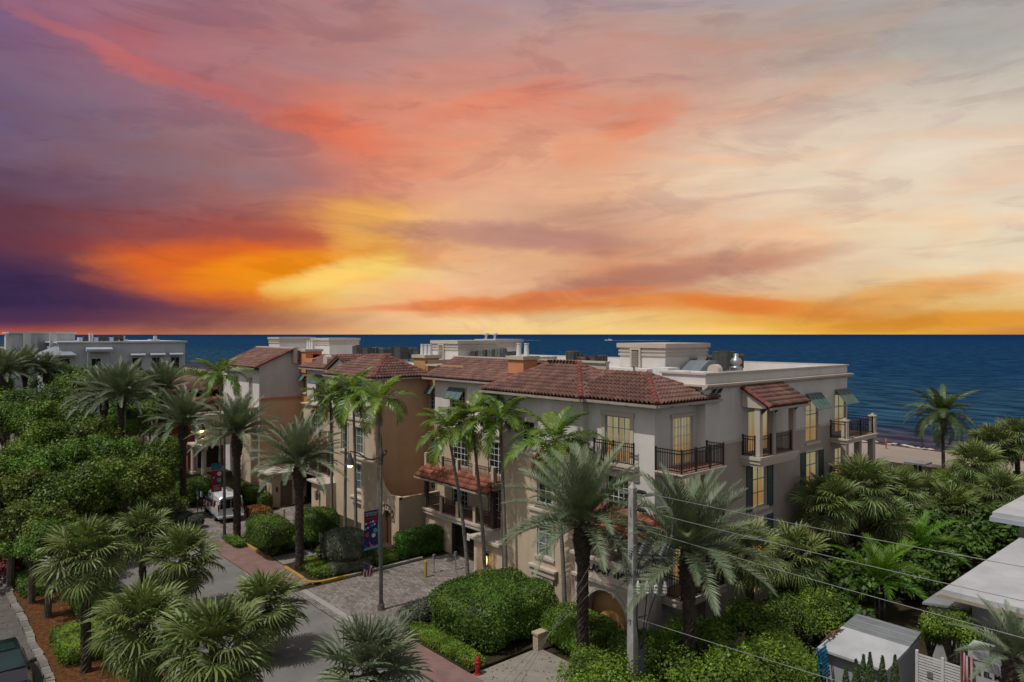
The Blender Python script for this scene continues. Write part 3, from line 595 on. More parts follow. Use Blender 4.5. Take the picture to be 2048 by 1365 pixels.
w = B(); wallsheet(w, 'x', 3.5, YS, 2.2, 9, 12.9); wallsheet(w, 'y', 2.2, 3.5, 6.2, 11.5, 12.9, out=1); w.obj('wall', white, b1)
w = B(); wallsheet(w, 'x', 3.5, YS, 0, 0, 9); wallsheet(w, 'x', 19.9, YS, 26.7, 0, 12.9, out=1); wallsheet(w, 'y', 26.7, 5, 19.9, 0, 12.9, out=1); w.obj('wall', greige, b1)
b = B().box(3.42, 20.0, YS - .08, YS + .22, 12.9, 13.0); b.box(3.42, 3.72, YS + .22, 2.3, 12.9, 13.0).box(19.7, 20.0, YS + .22, 26.7, 12.9, 13.0); b.obj('coping', trimm, b1)
B().box(3.72, 19.7, YS + .2, 2.2, 12.15, 12.27).obj('flat_roof', roofw, b1); B().box(6.9, 19.7, 2.2, 26.6, 12.15, 12.27).obj('flat_roof', roofw, b1)
b = B().box(3.52, 19.88, YS + .004, YS + .2, 12.27, 12.9).box(19.7, 19.88, YS + .2, 26.6, 12.27, 12.9); b.obj('parapet', white, b1)
for (a, b_, z0, z1), (c_, r_) in zip(MS, ((2, 3), (2, 3), (2, 1), (2, 3), (2, 3), (2, 3), (2, 3), (2, 3), (2, 2))):
    window(b1, 'y', YS, a, b_, z0, z1, c_, r_, lit=1, inset=.16, mw=.05)
b = B()
for a, b_, z0, z1 in (MS[0], MS[3], MS[4]): b.box(a - .12, b_ + .12, YS - .1, YS - .003, z0 - .16, z0)
for a, b_, z0, z1 in (MS[3], MS[4], MS[5]): b.box(a - .15, b_ + .45, YS - .12, YS - .003, z1 + .06, z1 + .2)
b.obj('window_sill', trimm, b1)
bahama(b1, 'y', YS, 14.1, 15.95, 11.35, L=1.15, n=4); bahama(b1, 'y', YS, 18.0, 19.85, 11.4, L=1.15, n=4)
for a, b_, z0, z1 in ((8.04, 9.54, 5.2, 7.75), (14.15, 15.78, 5.3, 7.8), (8.04, 9.54, 2.5, 4.8), (14.15, 15.6, 1.6, 4.35)):
    side_shutter(b1, 'y', YS, a - .66, a - .04, z0, z1); side_shutter(b1, 'y', YS, b_ + .04, b_ + .66, z0, z1)
# -- covered balcony on the south face
b = B()
for z0, z1, p in ((7.9, 8.05, .0), (8.05, 8.25, .06), (8.25, 8.42, .12)): b.box(6.92 - p, 10.9 + p, -1.6 - p, YS - .003, z0, z1)
b.obj('balcony_slab', trimm, b1); B().box(6.95, 10.87, -1.57, YS - .01, 8.422, 8.44).obj('balcony_floor', floorM, b1)
for x in (6.98, 8.4, 10.62):
    B().box(x, x + .3, -1.58, -1.28, 8.44, 11.05).obj('balcony_post', greige if x > 7 else trimm, b1)
    B().prism([(x + .15, -1.6, 11.06), (x + .15, -1.95, 11.06), (x + .15, -1.6, 10.7)], (.1, 0, 0)).obj('bracket', bronze, b1)
railing(b1, [(6.97, -.6), (6.97, -1.3)], 8.44, 1.05); railing(b1, [(7.3, -1.45), (8.38, -1.45)], 8.44, 1.05); railing(b1, [(8.72, -1.45), (10.6, -1.45)], 8.44, 1.05)
rf1 = Roof(b1)
rf1.plane([(6.8, -2.25, 11.15), (11.05, -2.25, 11.15), (11.05, -.56, 12.15), (6.8, -.56, 12.15)]); rf1.caps((6.86, -2.25, 11.12), (6.86, -.7, 12.05)); rf1.caps((11.0, -2.25, 11.12), (11.0, -.7, 12.05)); rf1.gutter((6.8, -2.28, 11.12), (11.05, -2.28, 11.12))
B().prism([(6.9, -.56, 11.05), (6.9, -1.95, 11.05), (6.9, -1.95, 11.2), (6.9, -.56, 12.0)], (.18, 0, 0)).obj('canopy_side', trimm, b1); B().box(7.08, 10.9, -1.9, -1.75, 11.03, 11.25).obj('canopy_beam', bronze, b1)
# -- end balconies towards the sea
for z, h in ((8.38, 1.0), (5.4, 1.0), (2.0, .9)):
    b = B().box(17.4, 21.9, -1.62, YS - .003, z - .3, z - .1).box(17.32, 21.98, -1.7, YS - .003, z - .1, z).box(19.92, 21.9, YS - .002, 4, z - .3, z); b.obj('balcony_slab', trimm, b1)
    B().box(17.45, 21.85, -1.55, YS - .01, z + .002, z + .02).obj('balcony_floor', floorM, b1)
    railing(b1, [(17.42, -.6), (17.42, -1.5)], z + .02, 1.05, bronze if z < 8 else None); railing(b1, [(17.9, -1.5), (21.5, -1.5)], z + .02, 1.05); railing(b1, [(21.8, -1.2), (21.8, 3.9)], z + .02, 1.05)
    for x, y in ((17.4, -1.6), (21.56, -1.6), (21.56, 3.6)):
        p_ = B().box(x, x + .34, y, y + .34, z, z + 1.12).box(x - .05, x + .39, y - .05, y + .39, z + 1.12, z + 1.2).box(x + .1, x + .24, y + .1, y + .24, z + 1.2, z + 1.32).obj('balcony_pier', trimm if y < 0 else bronze, b1)
for x, y in ((17.45, -1.55), (21.5, -1.55), (20.2, -1.2), (21.5, 3.5)): B().box(x, x + .36, y, y + .36, 0, 8.05).obj('column', greige, b1)
# -- tower and roofs
HT = [(6.7, 7.85, 2.56, 4.55), (6.7, 7.85, 5.5, 7.6), (8.1, 9.2, 8.6, 10.0)]
w = B(); wallsheet(w, 'x', -.4, 4.4, 11.0, 0, 8.2, HT[:2]); wallsheet(w, 'y', 11.0, -.4, 4.2, 0, 8.2, out=1); w.obj('wall', cream, b1)
w = B(); wallsheet(w, 'x', -.4, 4.4, 11.0, 8.2, 11.62, HT[2:]); wallsheet(w, 'y', 4.4, -.4, 0, 0, 11.62); wallsheet(w, 'y', 11.0, -.4, 4.2, 8.2, 11.62, out=1); w.obj('wall', white, b1)
for k, h in enumerate(HT): window(b1, 'x', -.4, *h, 2, 3, lit=0, trim=.2, glass=glassB if k == 0 else None)
b = B().box(-.5, -.403, 4.35, 11.05, 8.1, 8.3); b.obj('belt_course', trimm, b1)
for z in (1.55, 4.75, 7.75): B().box(-.62, -.403, 6.3, 8.3, z, z + .35).box(-.72, -.403, 6.2, 8.4, z + .35, z + .47).box(-.55, -.403, 6.5, 8.1, z - .35, z).obj('window_box', trimm, b1)
a, b_, c, d, r0, r1 = rf1.hip(-.65, 4.6, -.65, 9.0, 11.65, 1.2, 'wse'); rf1.caps(a, r0); rf1.caps(b_, r0); rf1.caps(r0, (r0[0], 5.6, r0[2]))
rf1.gutter((-.68, -.68, 11.62), (-.68, 4.3, 11.62)); rf1.gutter((-.6, -.68, 11.62), (4.75, -.68, 11.62)); rf1.tails((-.65, -.3, 11.7), (-.65, 4.2, 11.7), (1, 0)); rf1.tails((0, -.65, 11.7), (4.5, -.65, 11.7), (0, 1), 1.2)
a, b_, c, d, r0, r1 = rf1.hip(-1.05, 5.0, 3.9, 12.2, 11.66, 1.55); 
for p in (a, b_): rf1.caps(p, r0)
for p in (c, d): rf1.caps(p, r1)
rf1.caps(r0, r1); rf1.gutter((-1.08, 3.9, 11.63), (-1.08, 12.2, 11.63)); rf1.gutter((-1.05, 3.87, 11.63), (-.7, 3.87, 11.63)); rf1.tails((-1.05, 4.1, 11.71), (-1.05, 12, 11.71), (1, 0))
B().tube([(-.46, 10.95, 0), (-.46, 10.95, 11.5)], .04, 6).obj('downspout', gutterM, b1)
def wing(root, rf, y0, y1, mats, door_lit=0, tileroof=True):
    """recessed wing north of a tower: shuttered top floor, balconies and a gated garage below"""
    upm, lowm = mats; a = y0
    HW = [(a + 6.2, a + 7.9, 8.6, 10.4), (a + 10.9, a + 12.6, 8.6, 10.4)]; HW = [(y1 - 3.9, y1 - 2.1, 8.55, 10.85), (y1 - 7.9, y1 - 6.1, 8.55, 10.85)]
    w = B(); wallsheet(w, 'x', 4.2, y0, y1, 8.3, 11.62, HW); w.obj('wall', upm, root)
    for h in HW: window(root, 'x', 4.2, *h, 4, 4, trim=.15); bahama(root, 'x', 4.2, h[0] - .1, h[1] + .1, 10.95, L=1.0, n=3); 
    for h in HW: railing(root, [(4.0, h[0] - .1), (4.0, h[1] + .1)], 8.4, .9, bronze)
    HL = [(a + 3.0, a + 4.9, 2.7, 4.9), (a + 7.2, a + 9.0, 2.7, 4.9), (a + 3.0, a + 4.9, 5.6, 7.8), (a + 7.2, a + 9.0, 5.6, 7.8)]
    w = B(); wallsheet(w, 'x', 2.6, y0, y1 - 2.6, 0, 8.3, HL); wallsheet(w, 'y', y1 - 2.6, 2.6, 5, 0, 8.3, out=1); w.obj('wall', lowm, root)
    for h in HL: window(root, 'x', 2.6, *h, 4, 5, trim=.12, sill=False, center=True)
    B().box(2.35, 4.3, y0, y1 - 2.5, 8.22, 8.34).obj('ledge', trimm, root)
    s0, s1 = a + 2.2, a + 10.0
    for z in (2.65, 5.5):
        b = B().box(.78, 2.6, s0, s1, z - .45, z - .15).box(.68, 2.6, s0 - .1, s1 + .1, z - .15, z)
        b.box(.72, 2.6, s0 - .05, s1 + .05, z - .36, z - .28); b.obj('balcony_slab', trimm, root); B().box(.82, 2.59, s0 + .05, s1 - .05, z + .002, z + .02).obj('balcony_floor', floorM, root)
        n = 4; ys = [s0 + .15 + (s1 - s0 - .3) * k / n for k in range(n + 1)]
        for k, y in enumerate(ys): B().box(.8, 1.05, y - .12, y + .12, z, z + (2.3 if (k in (0, n) and z < 3) else 1.05)).obj('balcony_post', bronze if k in (0, n) and z < 3 else lowm, root)
        for p, q in zip(ys[:-1], ys[1:]): railing(root, [(.92, p + .14), (.92, q - .14)], z, .95, bronze, every=9)
        railing(root, [(1.1, s0 + .1), (2.55, s0 + .1)], z, .95, bronze, every=9)
    if tileroof:
        r2 = Roof(root); r2.plane([(.15, s0 - .2, 4.98), (.15, s1 + .2, 4.98), (1.0, s1 - .2, 5.72), (1.0, s0 + .2, 5.72)]); r2.gutter((.12, s0 - .2, 4.95), (.12, s1 + .2, 4.95)); r2.finish(0, tileO)
    # garage block and iron gate
    B().box(-.7, 2.5, a - .4, a + 2.3, 0, 2.3).obj('garage_block', lowm, root); B().box(-.85, 2.55, a - .4, a + 2.45, 2.3, 2.42).box(-1.0, 2.56, a - .4, a + 2.6, 2.42, 2.56).obj('garage_cornice', trimm, root)
    g = B(); k = a + 2.35
    g.box(1.0, 1.06, k, a + 6.9, .1, .2).box(1.0, 1.06, k, a + 6.9, .55, .62).box(1.0, 1.06, k, a + 6.9, 2.0, 2.08)
    while k < a + 6.9: g.box(1.01, 1.05, k, k + .03, .05, 2.15); k += .11
    gt = g.obj('gate', iron, root); B().box(.97, 1.0, a + 4.9, a + 5.2, 1.3, 1.75).obj('notice_plate', plastic_w, gt); B().box(1.4, 1.45, a + 2.3, a + 7, 0, 2.2).obj('garage_shade_board', mat('dark_garage_shade', (.02, .02, .02), .9), root)  # near-black board behind the gate stands in for the garage's shade
    B().box(.95, 1.3, a + 6.9, s1, 0, 2.2).obj('garage_pier', lowm, root)
    return s1
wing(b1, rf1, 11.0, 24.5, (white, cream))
rf1.plane([(3.55, 11.6, 11.66), (3.55, 25.2, 11.66), (6.7, 25.2, 13.0), (6.7, 11.6, 13.0)]); rf1.gutter((3.52, 11.6, 11.63), (3.52, 25.2, 11.63)); rf1.tails((3.55, 12.5, 11.71), (3.55, 25, 11.71), (1, 0)); rf1.caps((3.55, 25.2, 11.62), (6.7, 25.2, 12.98))
B().box(6.7, 7.0, 9, 25.3, 12.2, 13.12).box(6.6, 7.1, 9, 25.4, 13.12, 13.24).obj('roof_coping', trimm, b1)
OW = [(25.55, 26.35, 8.95, 10.3), (25.55, 26.35, 5.7, 6.9), (25.55, 26.35, 2.5, 3.8)]
w = B(); wallsheet(w, 'x', 5.0, 21.9, 27.2, 0, 12.6, OW); w.obj('wall', ochre, b1)
for h in OW: window(b1, 'x', 5.0, *h, 2, 4, trim=.1)
bahama(b1, 'x', 5.0, 25.5, 26.4, 10.85, L=.8, n=2)
chimney(b1, 4.9, 6.3, 26.9, 28.6, 11.0, 13.25, ochre); B().box(4.95, 6.6, 25.6, 26.9, 11.9, 12.5).obj('chimney_shoulder', ochre, b1); B().box(4.7, 6.4, 24.9, 26.6, 12.45, 12.58).obj('ledge', trimm, b1)
chimney(b1, 4.6, 5.9, 14.6, 16.2, 11.9, 13.45, terra, 2); B().box(5.9, 7.2, 14.6, 15.9, 11.9, 12.75).obj('chimney_shoulder', terra, b1)
penthouse(b1, 9.84, 14.6, 6.7, 10.5, 12.2, 14.4); B().box(8.6, 9.8, 7.2, 12.2, 12.2, 12.75).box(8.4, 9.6, 5.4, 6.6, 12.2, 12.9).obj('roof_curb', white, b1)
rf1.finish(300, tileJ)
# -- arched entrance porch with the sign
XP = -1.3
pw = B(); arch_wall(pw, 'x', XP, -.45, 4.1, 0, 3.8, [(1.98, 1.35, .95)], depth=.45); pw.quad((XP, -.45, 0), (0, -.45, 0), (0, -.45, 3.8), (XP, -.45, 3.8)); pw.quad((XP, 4.1, 0), (-.4, 4.1, 0), (-.4, 4.1, 3.8), (XP, 4.1, 3.8)); pw.quad((XP, -.45, 3.8), (0, -.45, 3.8), (0, 4.1, 3.8), (XP, 4.1, 3.8))
pw.obj('porch_wall', trimm, b1)
AR = (2.63, 1.4, .15); XA_ = XP + .1
pw = B(); arch_wall(pw, 'x', XA_, -.4, 4.05, 3.82, 5.4, [(c_, .42, 4.55) for c_ in AR], depth=.28); pw.quad((XA_, 4.05, 3.82), (-.4, 4.05, 3.82), (-.4, 4.05, 5.4), (XA_, 4.05, 5.4)); pw.quad((XA_, -.4, 3.82), (0, -.4, 3.82), (0, -.4, 5.4), (XA_, -.4, 5.4)); pw.obj('arcade_wall', trimm, b1)
for c_ in AR: b = B(); arch_band(b, 'x', XA_, c_, .44, 4.55, .14); b.obj('arch_moulding', trimm, b1)
b = B(); arch_band(b, 'x', XP, 1.98, 1.37, .95, .22); b.obj('arch_moulding', trimm, b1)
for y in (2.02, .78, -.3, 3.3): B().lathe([(.21, 0), (.21, .08), (.15, .12), (.14, .58), (.2, .64), (.2, .72)], (XA_ - .06, y, 3.82), 12).obj('column', trimm, b1)
b = B().box(XP - .25, XP + .01, -.55, 4.25, 3.72, 3.86).box(XP - .2, XP - .003, -.55, 4.25, 2.62, 2.76).box(XP - .12, XP - .004, -.55, 4.25, 2.52, 2.62); b.obj('sign_ledge', trimm, b1)
B().box(-.75, -.72, -.4, 4.0, 0, 3.7).obj('porch_back_wall', ochre, b1)
B().box(-.2, -.15, -.3, 4.0, 3.84, 5.4).obj('arcade_back_wall', tan, b1); window(b1, 'x', -.2, 2.05, 2.65, 3.95, 4.9, 2, 3, lit=1, inset=-.05); window(b1, 'x', -.2, .8, 1.42, 3.95, 4.9, 2, 3, lit=1, inset=-.05)
text_obj('VILLAS-BY-THE-SEA', .47, Matrix.Translation((XP - .035, 1.75, 3.12)) @ Matrix.Rotation(R(-90), 4, 'Z') @ Matrix.Rotation(R(90), 4, 'X'), iron, b1, bold=.012, depth=.03)
rp = Roof(b1); rp.plane([(XP - .6, -.85, 5.3), (XP - .6, 4.6, 5.3), (-.02, 3.8, 6.05), (-.02, -.1, 6.05)]); rp.plane([(XP - .6, -.85, 5.3), (-.02, -.85, 5.3), (-.02, -.1, 6.05)]); rp.caps((XP - .6, -.85, 5.28), (-.1, -.15, 6.0)); rp.finish(0, tileO)
for k in range(9): B().box(XP - .1 - (.05 if k % 2 else 0), XP + .35, -.78, -.46, k * .42, k * .42 + .40).obj('quoin_stone', trimm, b1)
# ---------------------------------------------------------------- middle building
b2 = empty('apartment_building', (0, 26.7, 0), 'brown and cream building with a tall plain side wall, middle of the row', 'building')
w = B(); wallsheet(w, 'y', 26.7, .2, 5.2, 0, 11.6); w.obj('wall', brown, b2)
H2 = [(28.6, 29.8, 2.6, 4.6), (28.6, 29.8, 5.5, 7.6), (31.2, 32.2, 5.5, 7.6)]
w = B(); wallsheet(w, 'x', .2, 26.7, 33.6, 0, 8.2, H2); w.obj('wall', cream, b2); H3 = [(28.6, 29.8, 8.7, 10.4), (31.2, 32.2, 8.7, 10.4)]
w = B(); wallsheet(w, 'x', .2, 26.7, 33.6, 8.2, 11.6, H3); wallsheet(w, 'y', 33.6, .2, 4.2, 0, 11.6, out=1); w.obj('wall', white, b2)
for h in H2 + H3: window(b2, 'x', .2, *h, 2, 3, trim=.18, glass=glassB)
for z in (1.6, 4.75): B().box(-.05, .197, 28.2, 30.2, z, z + .35).box(-.15, .197, 28.1, 30.3, z + .35, z + .47).obj('window_box', trimm, b2)
B().box(.1, .197, 26.65, 33.6, 8.1, 8.3).obj('belt_course', trimm, b2)
rf2 = Roof(b2); a, b_, c, d, r0, r1 = rf2.hip(-.4, 5.2, 26.1, 34.3, 11.62, 1.6)
for p in (a, b_): rf2.caps(p, r0)
for p in (c, d): rf2.caps(p, r1)
rf2.caps(r0, r1); rf2.gutter((-.43, 26.1, 11.6), (-.43, 34.3, 11.6)); rf2.gutter((-.4, 26.07, 11.6), (5.2, 26.07, 11.6)); rf2.tails((-.4, 26.5, 11.68), (-.4, 34, 11.68), (1, 0))
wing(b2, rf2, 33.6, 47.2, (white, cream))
rf2.plane([(3.5, 38.5, 11.62), (3.5, 47.6, 11.62), (6.0, 47.6, 12.7), (6.0, 38.5, 12.7)]); rf2.gutter((3.47, 38.5, 11.6), (3.47, 47.6, 11.6))
# gable
rf2.plane([(2.2, 34.2, 11.75), (7.5, 34.2, 11.75), (7.5, 36.9, 13.05), (2.2, 36.9, 13.05)]); rf2.plane([(2.2, 39.6, 11.75), (7.5, 39.6, 11.75), (7.5, 36.9, 13.05), (2.2, 36.9, 13.05)]); rf2.caps((2.2, 36.9, 13.03), (7.5, 36.9, 13.03))
B().prism([(2.55, 34.6, 11.4), (2.55, 39.2, 11.4), (2.55, 39.2, 11.75), (2.55, 36.9, 12.85), (2.55, 34.6, 11.75)], (.2, 0, 0)).box(2.6, 4.2, 34.6, 39.2, 8.3, 11.4).obj('gable_wall', white, b2); B().lathe([(.12, 0), (.2, .1), (.05, .3)], (2.45, 36.9, 11.95), 8).obj('gable_ornament', trimm, b2)
b = B(); b.bar((2.3, 34.3, 11.72), (2.3, 36.9, 12.98), .1, .12); b.bar((2.3, 39.5, 11.72), (2.3, 36.9, 12.98), .1, .12); b.obj('bargeboard', trimm, b2)
TW = [(48.3, 49.2, 8.9, 10.3), (48.3, 49.2, 5.7, 6.9)]
w = B(); wallsheet(w, 'x', 4.6, 44.6, 49.7, 0, 12.3, TW); w.obj('wall', terra, b2)
for h in TW: window(b2, 'x', 4.6, *h, 2, 4, trim=.1)
bahama(b2, 'x', 4.6, 48.2, 49.3, 10.8, L=.8, n=2); chimney(b2, 4.4, 6.2, 48.0, 49.6, 11, 13.4, terra); B().box(4.3, 6.0, 46.3, 48, 11.8, 12.5).obj('chimney_shoulder', terra, b2); B().box(4.2, 5.9, 49.7, 51.5, 12.2, 12.35).obj('ledge', trimm, b2)
rf2.finish(0, tileJ)
b = B().box(5.2, 20.5, 26.8, 60, 12.0, 12.25); b.obj('flat_roof', roofw, b2); b = B().box(20.3, 20.5, 26.8, 60, 12.25, 12.95).box(5.2, 20.3, 48, 48.2, 12.25, 12.9); b.obj('parapet', white, b2)
penthouse(b2, 9.6, 14.0, 28.7, 32.6, 12.2, 14.45); penthouse(b2, 17.6, 21.0, 33.1, 36.2, 12.2, 14.5, False)
for y in (34.0, 35.4): B().lathe([(.12, 0), (.12, .4), (.3, .45), (.3, .6), (.1, .7)], (18.2, y, 14.5), 10).obj('roof_vent', plastic_w, b2)
# garden wall with arched door
gw = empty('garden_wall', (-1.1, 22, 0), 'curved top stucco garden wall with an arched brown door and trellis', 'wall')
b = B(); arch_wall(b, 'x', -1.1, 21.3, 26.6, 0, 3.35, [(22.9, .62, 1.75)], depth=.3); b.obj('wall_face', cream, gw)
b = B(); ys = [24.0 + k * .2 for k in range(14)]
b.prism([(-1.1, 26.6, 3.35), (-1.1, 21.3, 3.35), (-1.1, 21.3, 3.55), (-1.1, 22.6, 3.5)] + [(-1.1, 22.8 + k * .2, 3.5 + 1.6 * (k / 8) ** 1.7) for k in range(9)] + [(-1.1, 24.6, 5.4), (-1.1, 26.6, 5.4)], (.3, 0, 0)); b.obj('curved_crest', cream, gw)
B().box(-1.08, 2.4, 21.3, 21.6, 0, 3.5).obj('return_wall', tan, gw); B().box(-.86, -.8, 22.2, 23.6, 0, 2.5).obj('door', mat('brown_door_wood', (.10, .045, .025), .6, .2, 4), gw)
b = B()
for k in range(9):
    t = PI * k / 8; b.bar((-1.14, 22.9 - .72 * math.cos(t), 1.75 + .72 * math.sin(t)), (-1.14, 22.9 - 1.05 * math.cos(t), 1.75 + 1.05 * math.sin(t)), .03, .03)
for k in range(8):
    t, t2 = PI * k / 8, PI * (k + 1) / 8; b.bar((-1.14, 22.9 - 1.05 * math.cos(t), 1.75 + 1.05 * math.sin(t)), (-1.14, 22.9 - 1.05 * math.cos(t2), 1.75 + 1.05 * math.sin(t2)), .03, .03)
b.obj('trellis', bronze, gw)
# ---------------------------------------------------------------- left building of the row
b3 = empty('apartment_building', (0, 49.7, 0), 'cream and white building with a sloping lean-to tile roof, left end of the row', 'building')
w = B(); w.poly([(.2, 49.7, 8.4), (6, 49.7, 8.4), (6, 49.7, 13.2), (3.4, 49.7, 13.2), (.2, 49.7, 11.75)]); w.obj('wall', lilac, b3); w = B(); wallsheet(w, 'y', 49.7, .2, 6, 0, 8.4); w.obj('wall', brown, b3); B().box(.1, 6, 49.6, 49.69, 8.3, 8.5).obj('belt_course', terra, b3)
H4 = [(52.2, 53.0, 4.0, 5.8), (51.6, 52.3, 8.7, 10.5), (55.5, 56.5, 8.7, 10.5)]
w = B(); wallsheet(w, 'x', .2, 49.7, 60, 0, 11.6, H4[1:]); w.obj('wall', white, b3)
for h in H4[1:]: window(b3, 'x', .2, *h, 1, 3, trim=.12, glass=glassB)
w = B(); wallsheet(w, 'x', -.6, 49.9, 55, 0, 7.6, H4[:1]); wallsheet(w, 'y', 49.9, -.6, .2, 0, 7.6); w.quad((-.6, 49.9, 7.6), (.2, 49.9, 7.6), (.2, 55, 7.6), (-.6, 55, 7.6)); w.obj('projecting_wall', cream, b3); window(b3, 'x', -.6, *H4[0], 1, 3, trim=.12, glass=glassB)
rf3 = Roof(b3); rf3.plane([(-.5, 49.2, 11.62), (-.5, 59, 11.62), (3.6, 59, 13.4), (3.6, 49.2, 13.4)]); rf3.caps((-.5, 49.25, 11.6), (3.6, 49.25, 13.38)); rf3.gutter((-.53, 49.2, 11.58), (-.53, 59, 11.58)); rf3.tails((-.5, 49.4, 11.66), (-.5, 58.8, 11.66), (1, 0)); rf3.finish(0, tileJ)
B().box(3.6, 4.0, 49.1, 59, 12, 13.5).box(3.5, 4.1, 49.0, 59.1, 13.5, 13.64).obj('roof_coping', trimm, b3)
penthouse(b3, 11.5, 15.4, 56.8, 61.4, 12.2, 14.55, False); penthouse(b3, 12.4, 17.5, 73.4, 77, 12.2, 14.6, False); B().box(11.4, 20, 60, 77, 11, 12.2).obj('flat_roof', roofw, b3)
# its porch with the second sign
b = B(); arch_wall(b, 'x', -3.4, 54.6, 58.2, 3.4, 6.6, [(55.6, .4, 5.3), (56.4, .35, 5.3), (57.2, .35, 5.3)], depth=.4); b.quad((-3.4, 54.6, 3.4), (0, 54.6, 3.4), (0, 54.6, 6.6), (-3.4, 54.6, 6.6)); b.quad((-3.4, 54.6, 6.6), (0, 54.6, 6.6), (0, 58.2, 6.6), (-3.4, 58.2, 6.6)); b.obj('porch_wall', trimm, b3)
B().box(-3.7, -3.39, 54.4, 58.6, 4.5, 4.62).box(-4.0, -3.3, 54.4, 58.9, 3.2, 3.4).obj('sign_ledge', trimm, b3); B().box(-2.9, -2.8, 54.7, 58.1, 3.4, 6.5).obj('porch_back_wall', tan, b3)
for y in (54.9, 58.3): B().lathe([(.36, 0), (.36, .3), (.26, .4), (.24, 2.8), (.34, 3.0), (.34, 3.2)], (-3.55, y, 0), 12).obj('column', trimm, b3)
text_obj('VILLAS-BY-THE-SEA', .36, Matrix.Translation((-3.44, 6.7, 3.85)) @ Matrix.Rotation(R(-90), 4, 'Z') @ Matrix.Rotation(R(90), 4, 'X'), iron, b3, bold=.012, depth=.03)
# annex with brown door in front of the left building
b = B(); wallsheet(b, 'y', 38.4, -3.2, -.2, 0, 2.75, [(-2.4, -1.3, 0, 2.2)]); wallsheet(b, 'x', -3.2, 38.4, 41.2, 0, 2.75); an = empty('garage_annex', (-1.3, 41, 0), 'flat topped cream annex with a brown door, behind the white van', 'annex')
b.obj('wall', tan, an); B().box(-3.4, .2, 38.2, 41.3, 2.75, 2.88).box(-3.6, .3, 38.0, 41.4, 2.88, 3.02).obj('cornice', trimm, an); B().box(-2.38, -1.32, 38.5, 38.56, 0, 2.18).obj('door', mat('taupe_door', (.12, .09, .065), .6), an)
# ---------------------------------------------------------------- maroon building and the far white building
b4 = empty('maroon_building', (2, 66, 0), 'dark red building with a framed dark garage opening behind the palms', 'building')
B().box(-3.0, 8, 62, 78, 0, 7.6).obj('wall', maroon, b4); B().box(-2.0, .5, 61.9, 61.99, 0, 3.3).obj('garage_opening', mat('dark_garage_shade', (.02, .02, .02)), b4); B().box(-2.25, -2.0, 61.85, 61.99, 0, 3.5).box(-2.0, .7, 61.85, 61.99, 3.3, 3.5).obj('door_frame', trimm, b4)  # garage opening is a near-black panel on the wall, its shade painted
b = B(); arch_wall(b, 'x', -3.5, 72, 78, 0, 8.2, [(73.6, .7, 5.2), (75.4, .7, 5.2)]); b.obj('arcade_front', trimm, b4)
r4 = Roof(b4); r4.hip(-3.6, 4.6, 66, 78.6, 8.3, 1.3); r4.finish(0, tileJ)
b5 = empty('white_building', (4, 108, 0), 'long pale grey building with blue grey awnings and rooftop units, far left', 'building')
YD = 104.0
def xD(px): k = (px - 1024) / 1421; d_ = 125.42 / (.753 - .658 * k); return -27.91 + d_ * (.753 * k + .658)
XA, XB = xD(118), xD(370); ZP = 13.65
HD = [(xD(113.5), xD(135), 9.0, 11.4), (xD(182), xD(203), 8.8, 11.3), (xD(264), xD(285), 9.1, 11.3), (xD(303), xD(325), 9.1, 11.3), (xD(341), xD(360), 9.1, 11.3)]
HD[0] = (XA + .1, XA + 1.5, 9.0, 11.4)
w = B(); wallsheet(w, 'y', YD, XA, XB, 0, ZP, HD); wallsheet(w, 'x', XA, YD, YD + 20, 0, ZP); w.obj('wall', dwhite, b5)
for k, h in enumerate(HD): window(b5, 'y', YD, *h, 2, 2 if k else 1, fw=.1)
B().box(XA - .3, XB + .3, YD - .3, YD + 20, ZP, ZP + .25).obj('coping', roofw, b5)
for h in HD[2:]: B().prism([(h[0] - .3, YD, 12.1), (h[0] - .3, YD - .9, 11.7), (h[0] - .3, YD - .9, 11.55), (h[0] - .3, YD, 11.75)], (h[1] - h[0] + .6, 0, 0)).obj('awning', bluegrey, b5)
c0 = xD(170); c1 = xD(222)
B().prism([(c0, YD, 13.1), (c0, YD - 1.5, 12.7), (c0, YD - 1.5, 12.3), (c0, YD, 12.6)], (c1 - c0, 0, 0)).obj('canopy', bluegrey, b5)
for x in (c0 + .1, c1 - .35): B().box(x, x + .25, YD - 1.45, YD - 1.2, 8.0, 12.35).obj('canopy_post', bluegrey, b5)
B().box(XA, XB, YD - .06, YD - .003, 8.6, 8.95).obj('belt_course', bluegrey, b5)
def blk(name, px0, px1, d_, z1, dep, m, cop=.25):
    a_ = at(px0, d_); e_ = at(px1, d_); x0_, x1_ = min(a_[0], e_[0]), max(a_[0], e_[0]); y0_ = min(a_[1], e_[1]) 
    B().box(x0_, x1_, y0_, y0_ + dep, 0, z1).obj(name, m, b5); B().box(x0_ - .25, x1_ + .25, y0_ - .25, y0_ + dep + .25, z1, z1 + cop).obj(name + '_coping', roofw, b5)
blk('tall_block', 50, 150, 118, 15.1, 9, dwhite); blk('stair_block', 16, 75, 112, 15.1, 8, dwhite)
for px, d_ in ((12, 109.5), (48, 110), (100, 108.5)):
    x, y = at(px, d_); B().box(x, x + .9, y, y + .4, 5, 15.2).obj('pilaster', roofw, b5)
xa, xb = xD(75), xD(150)
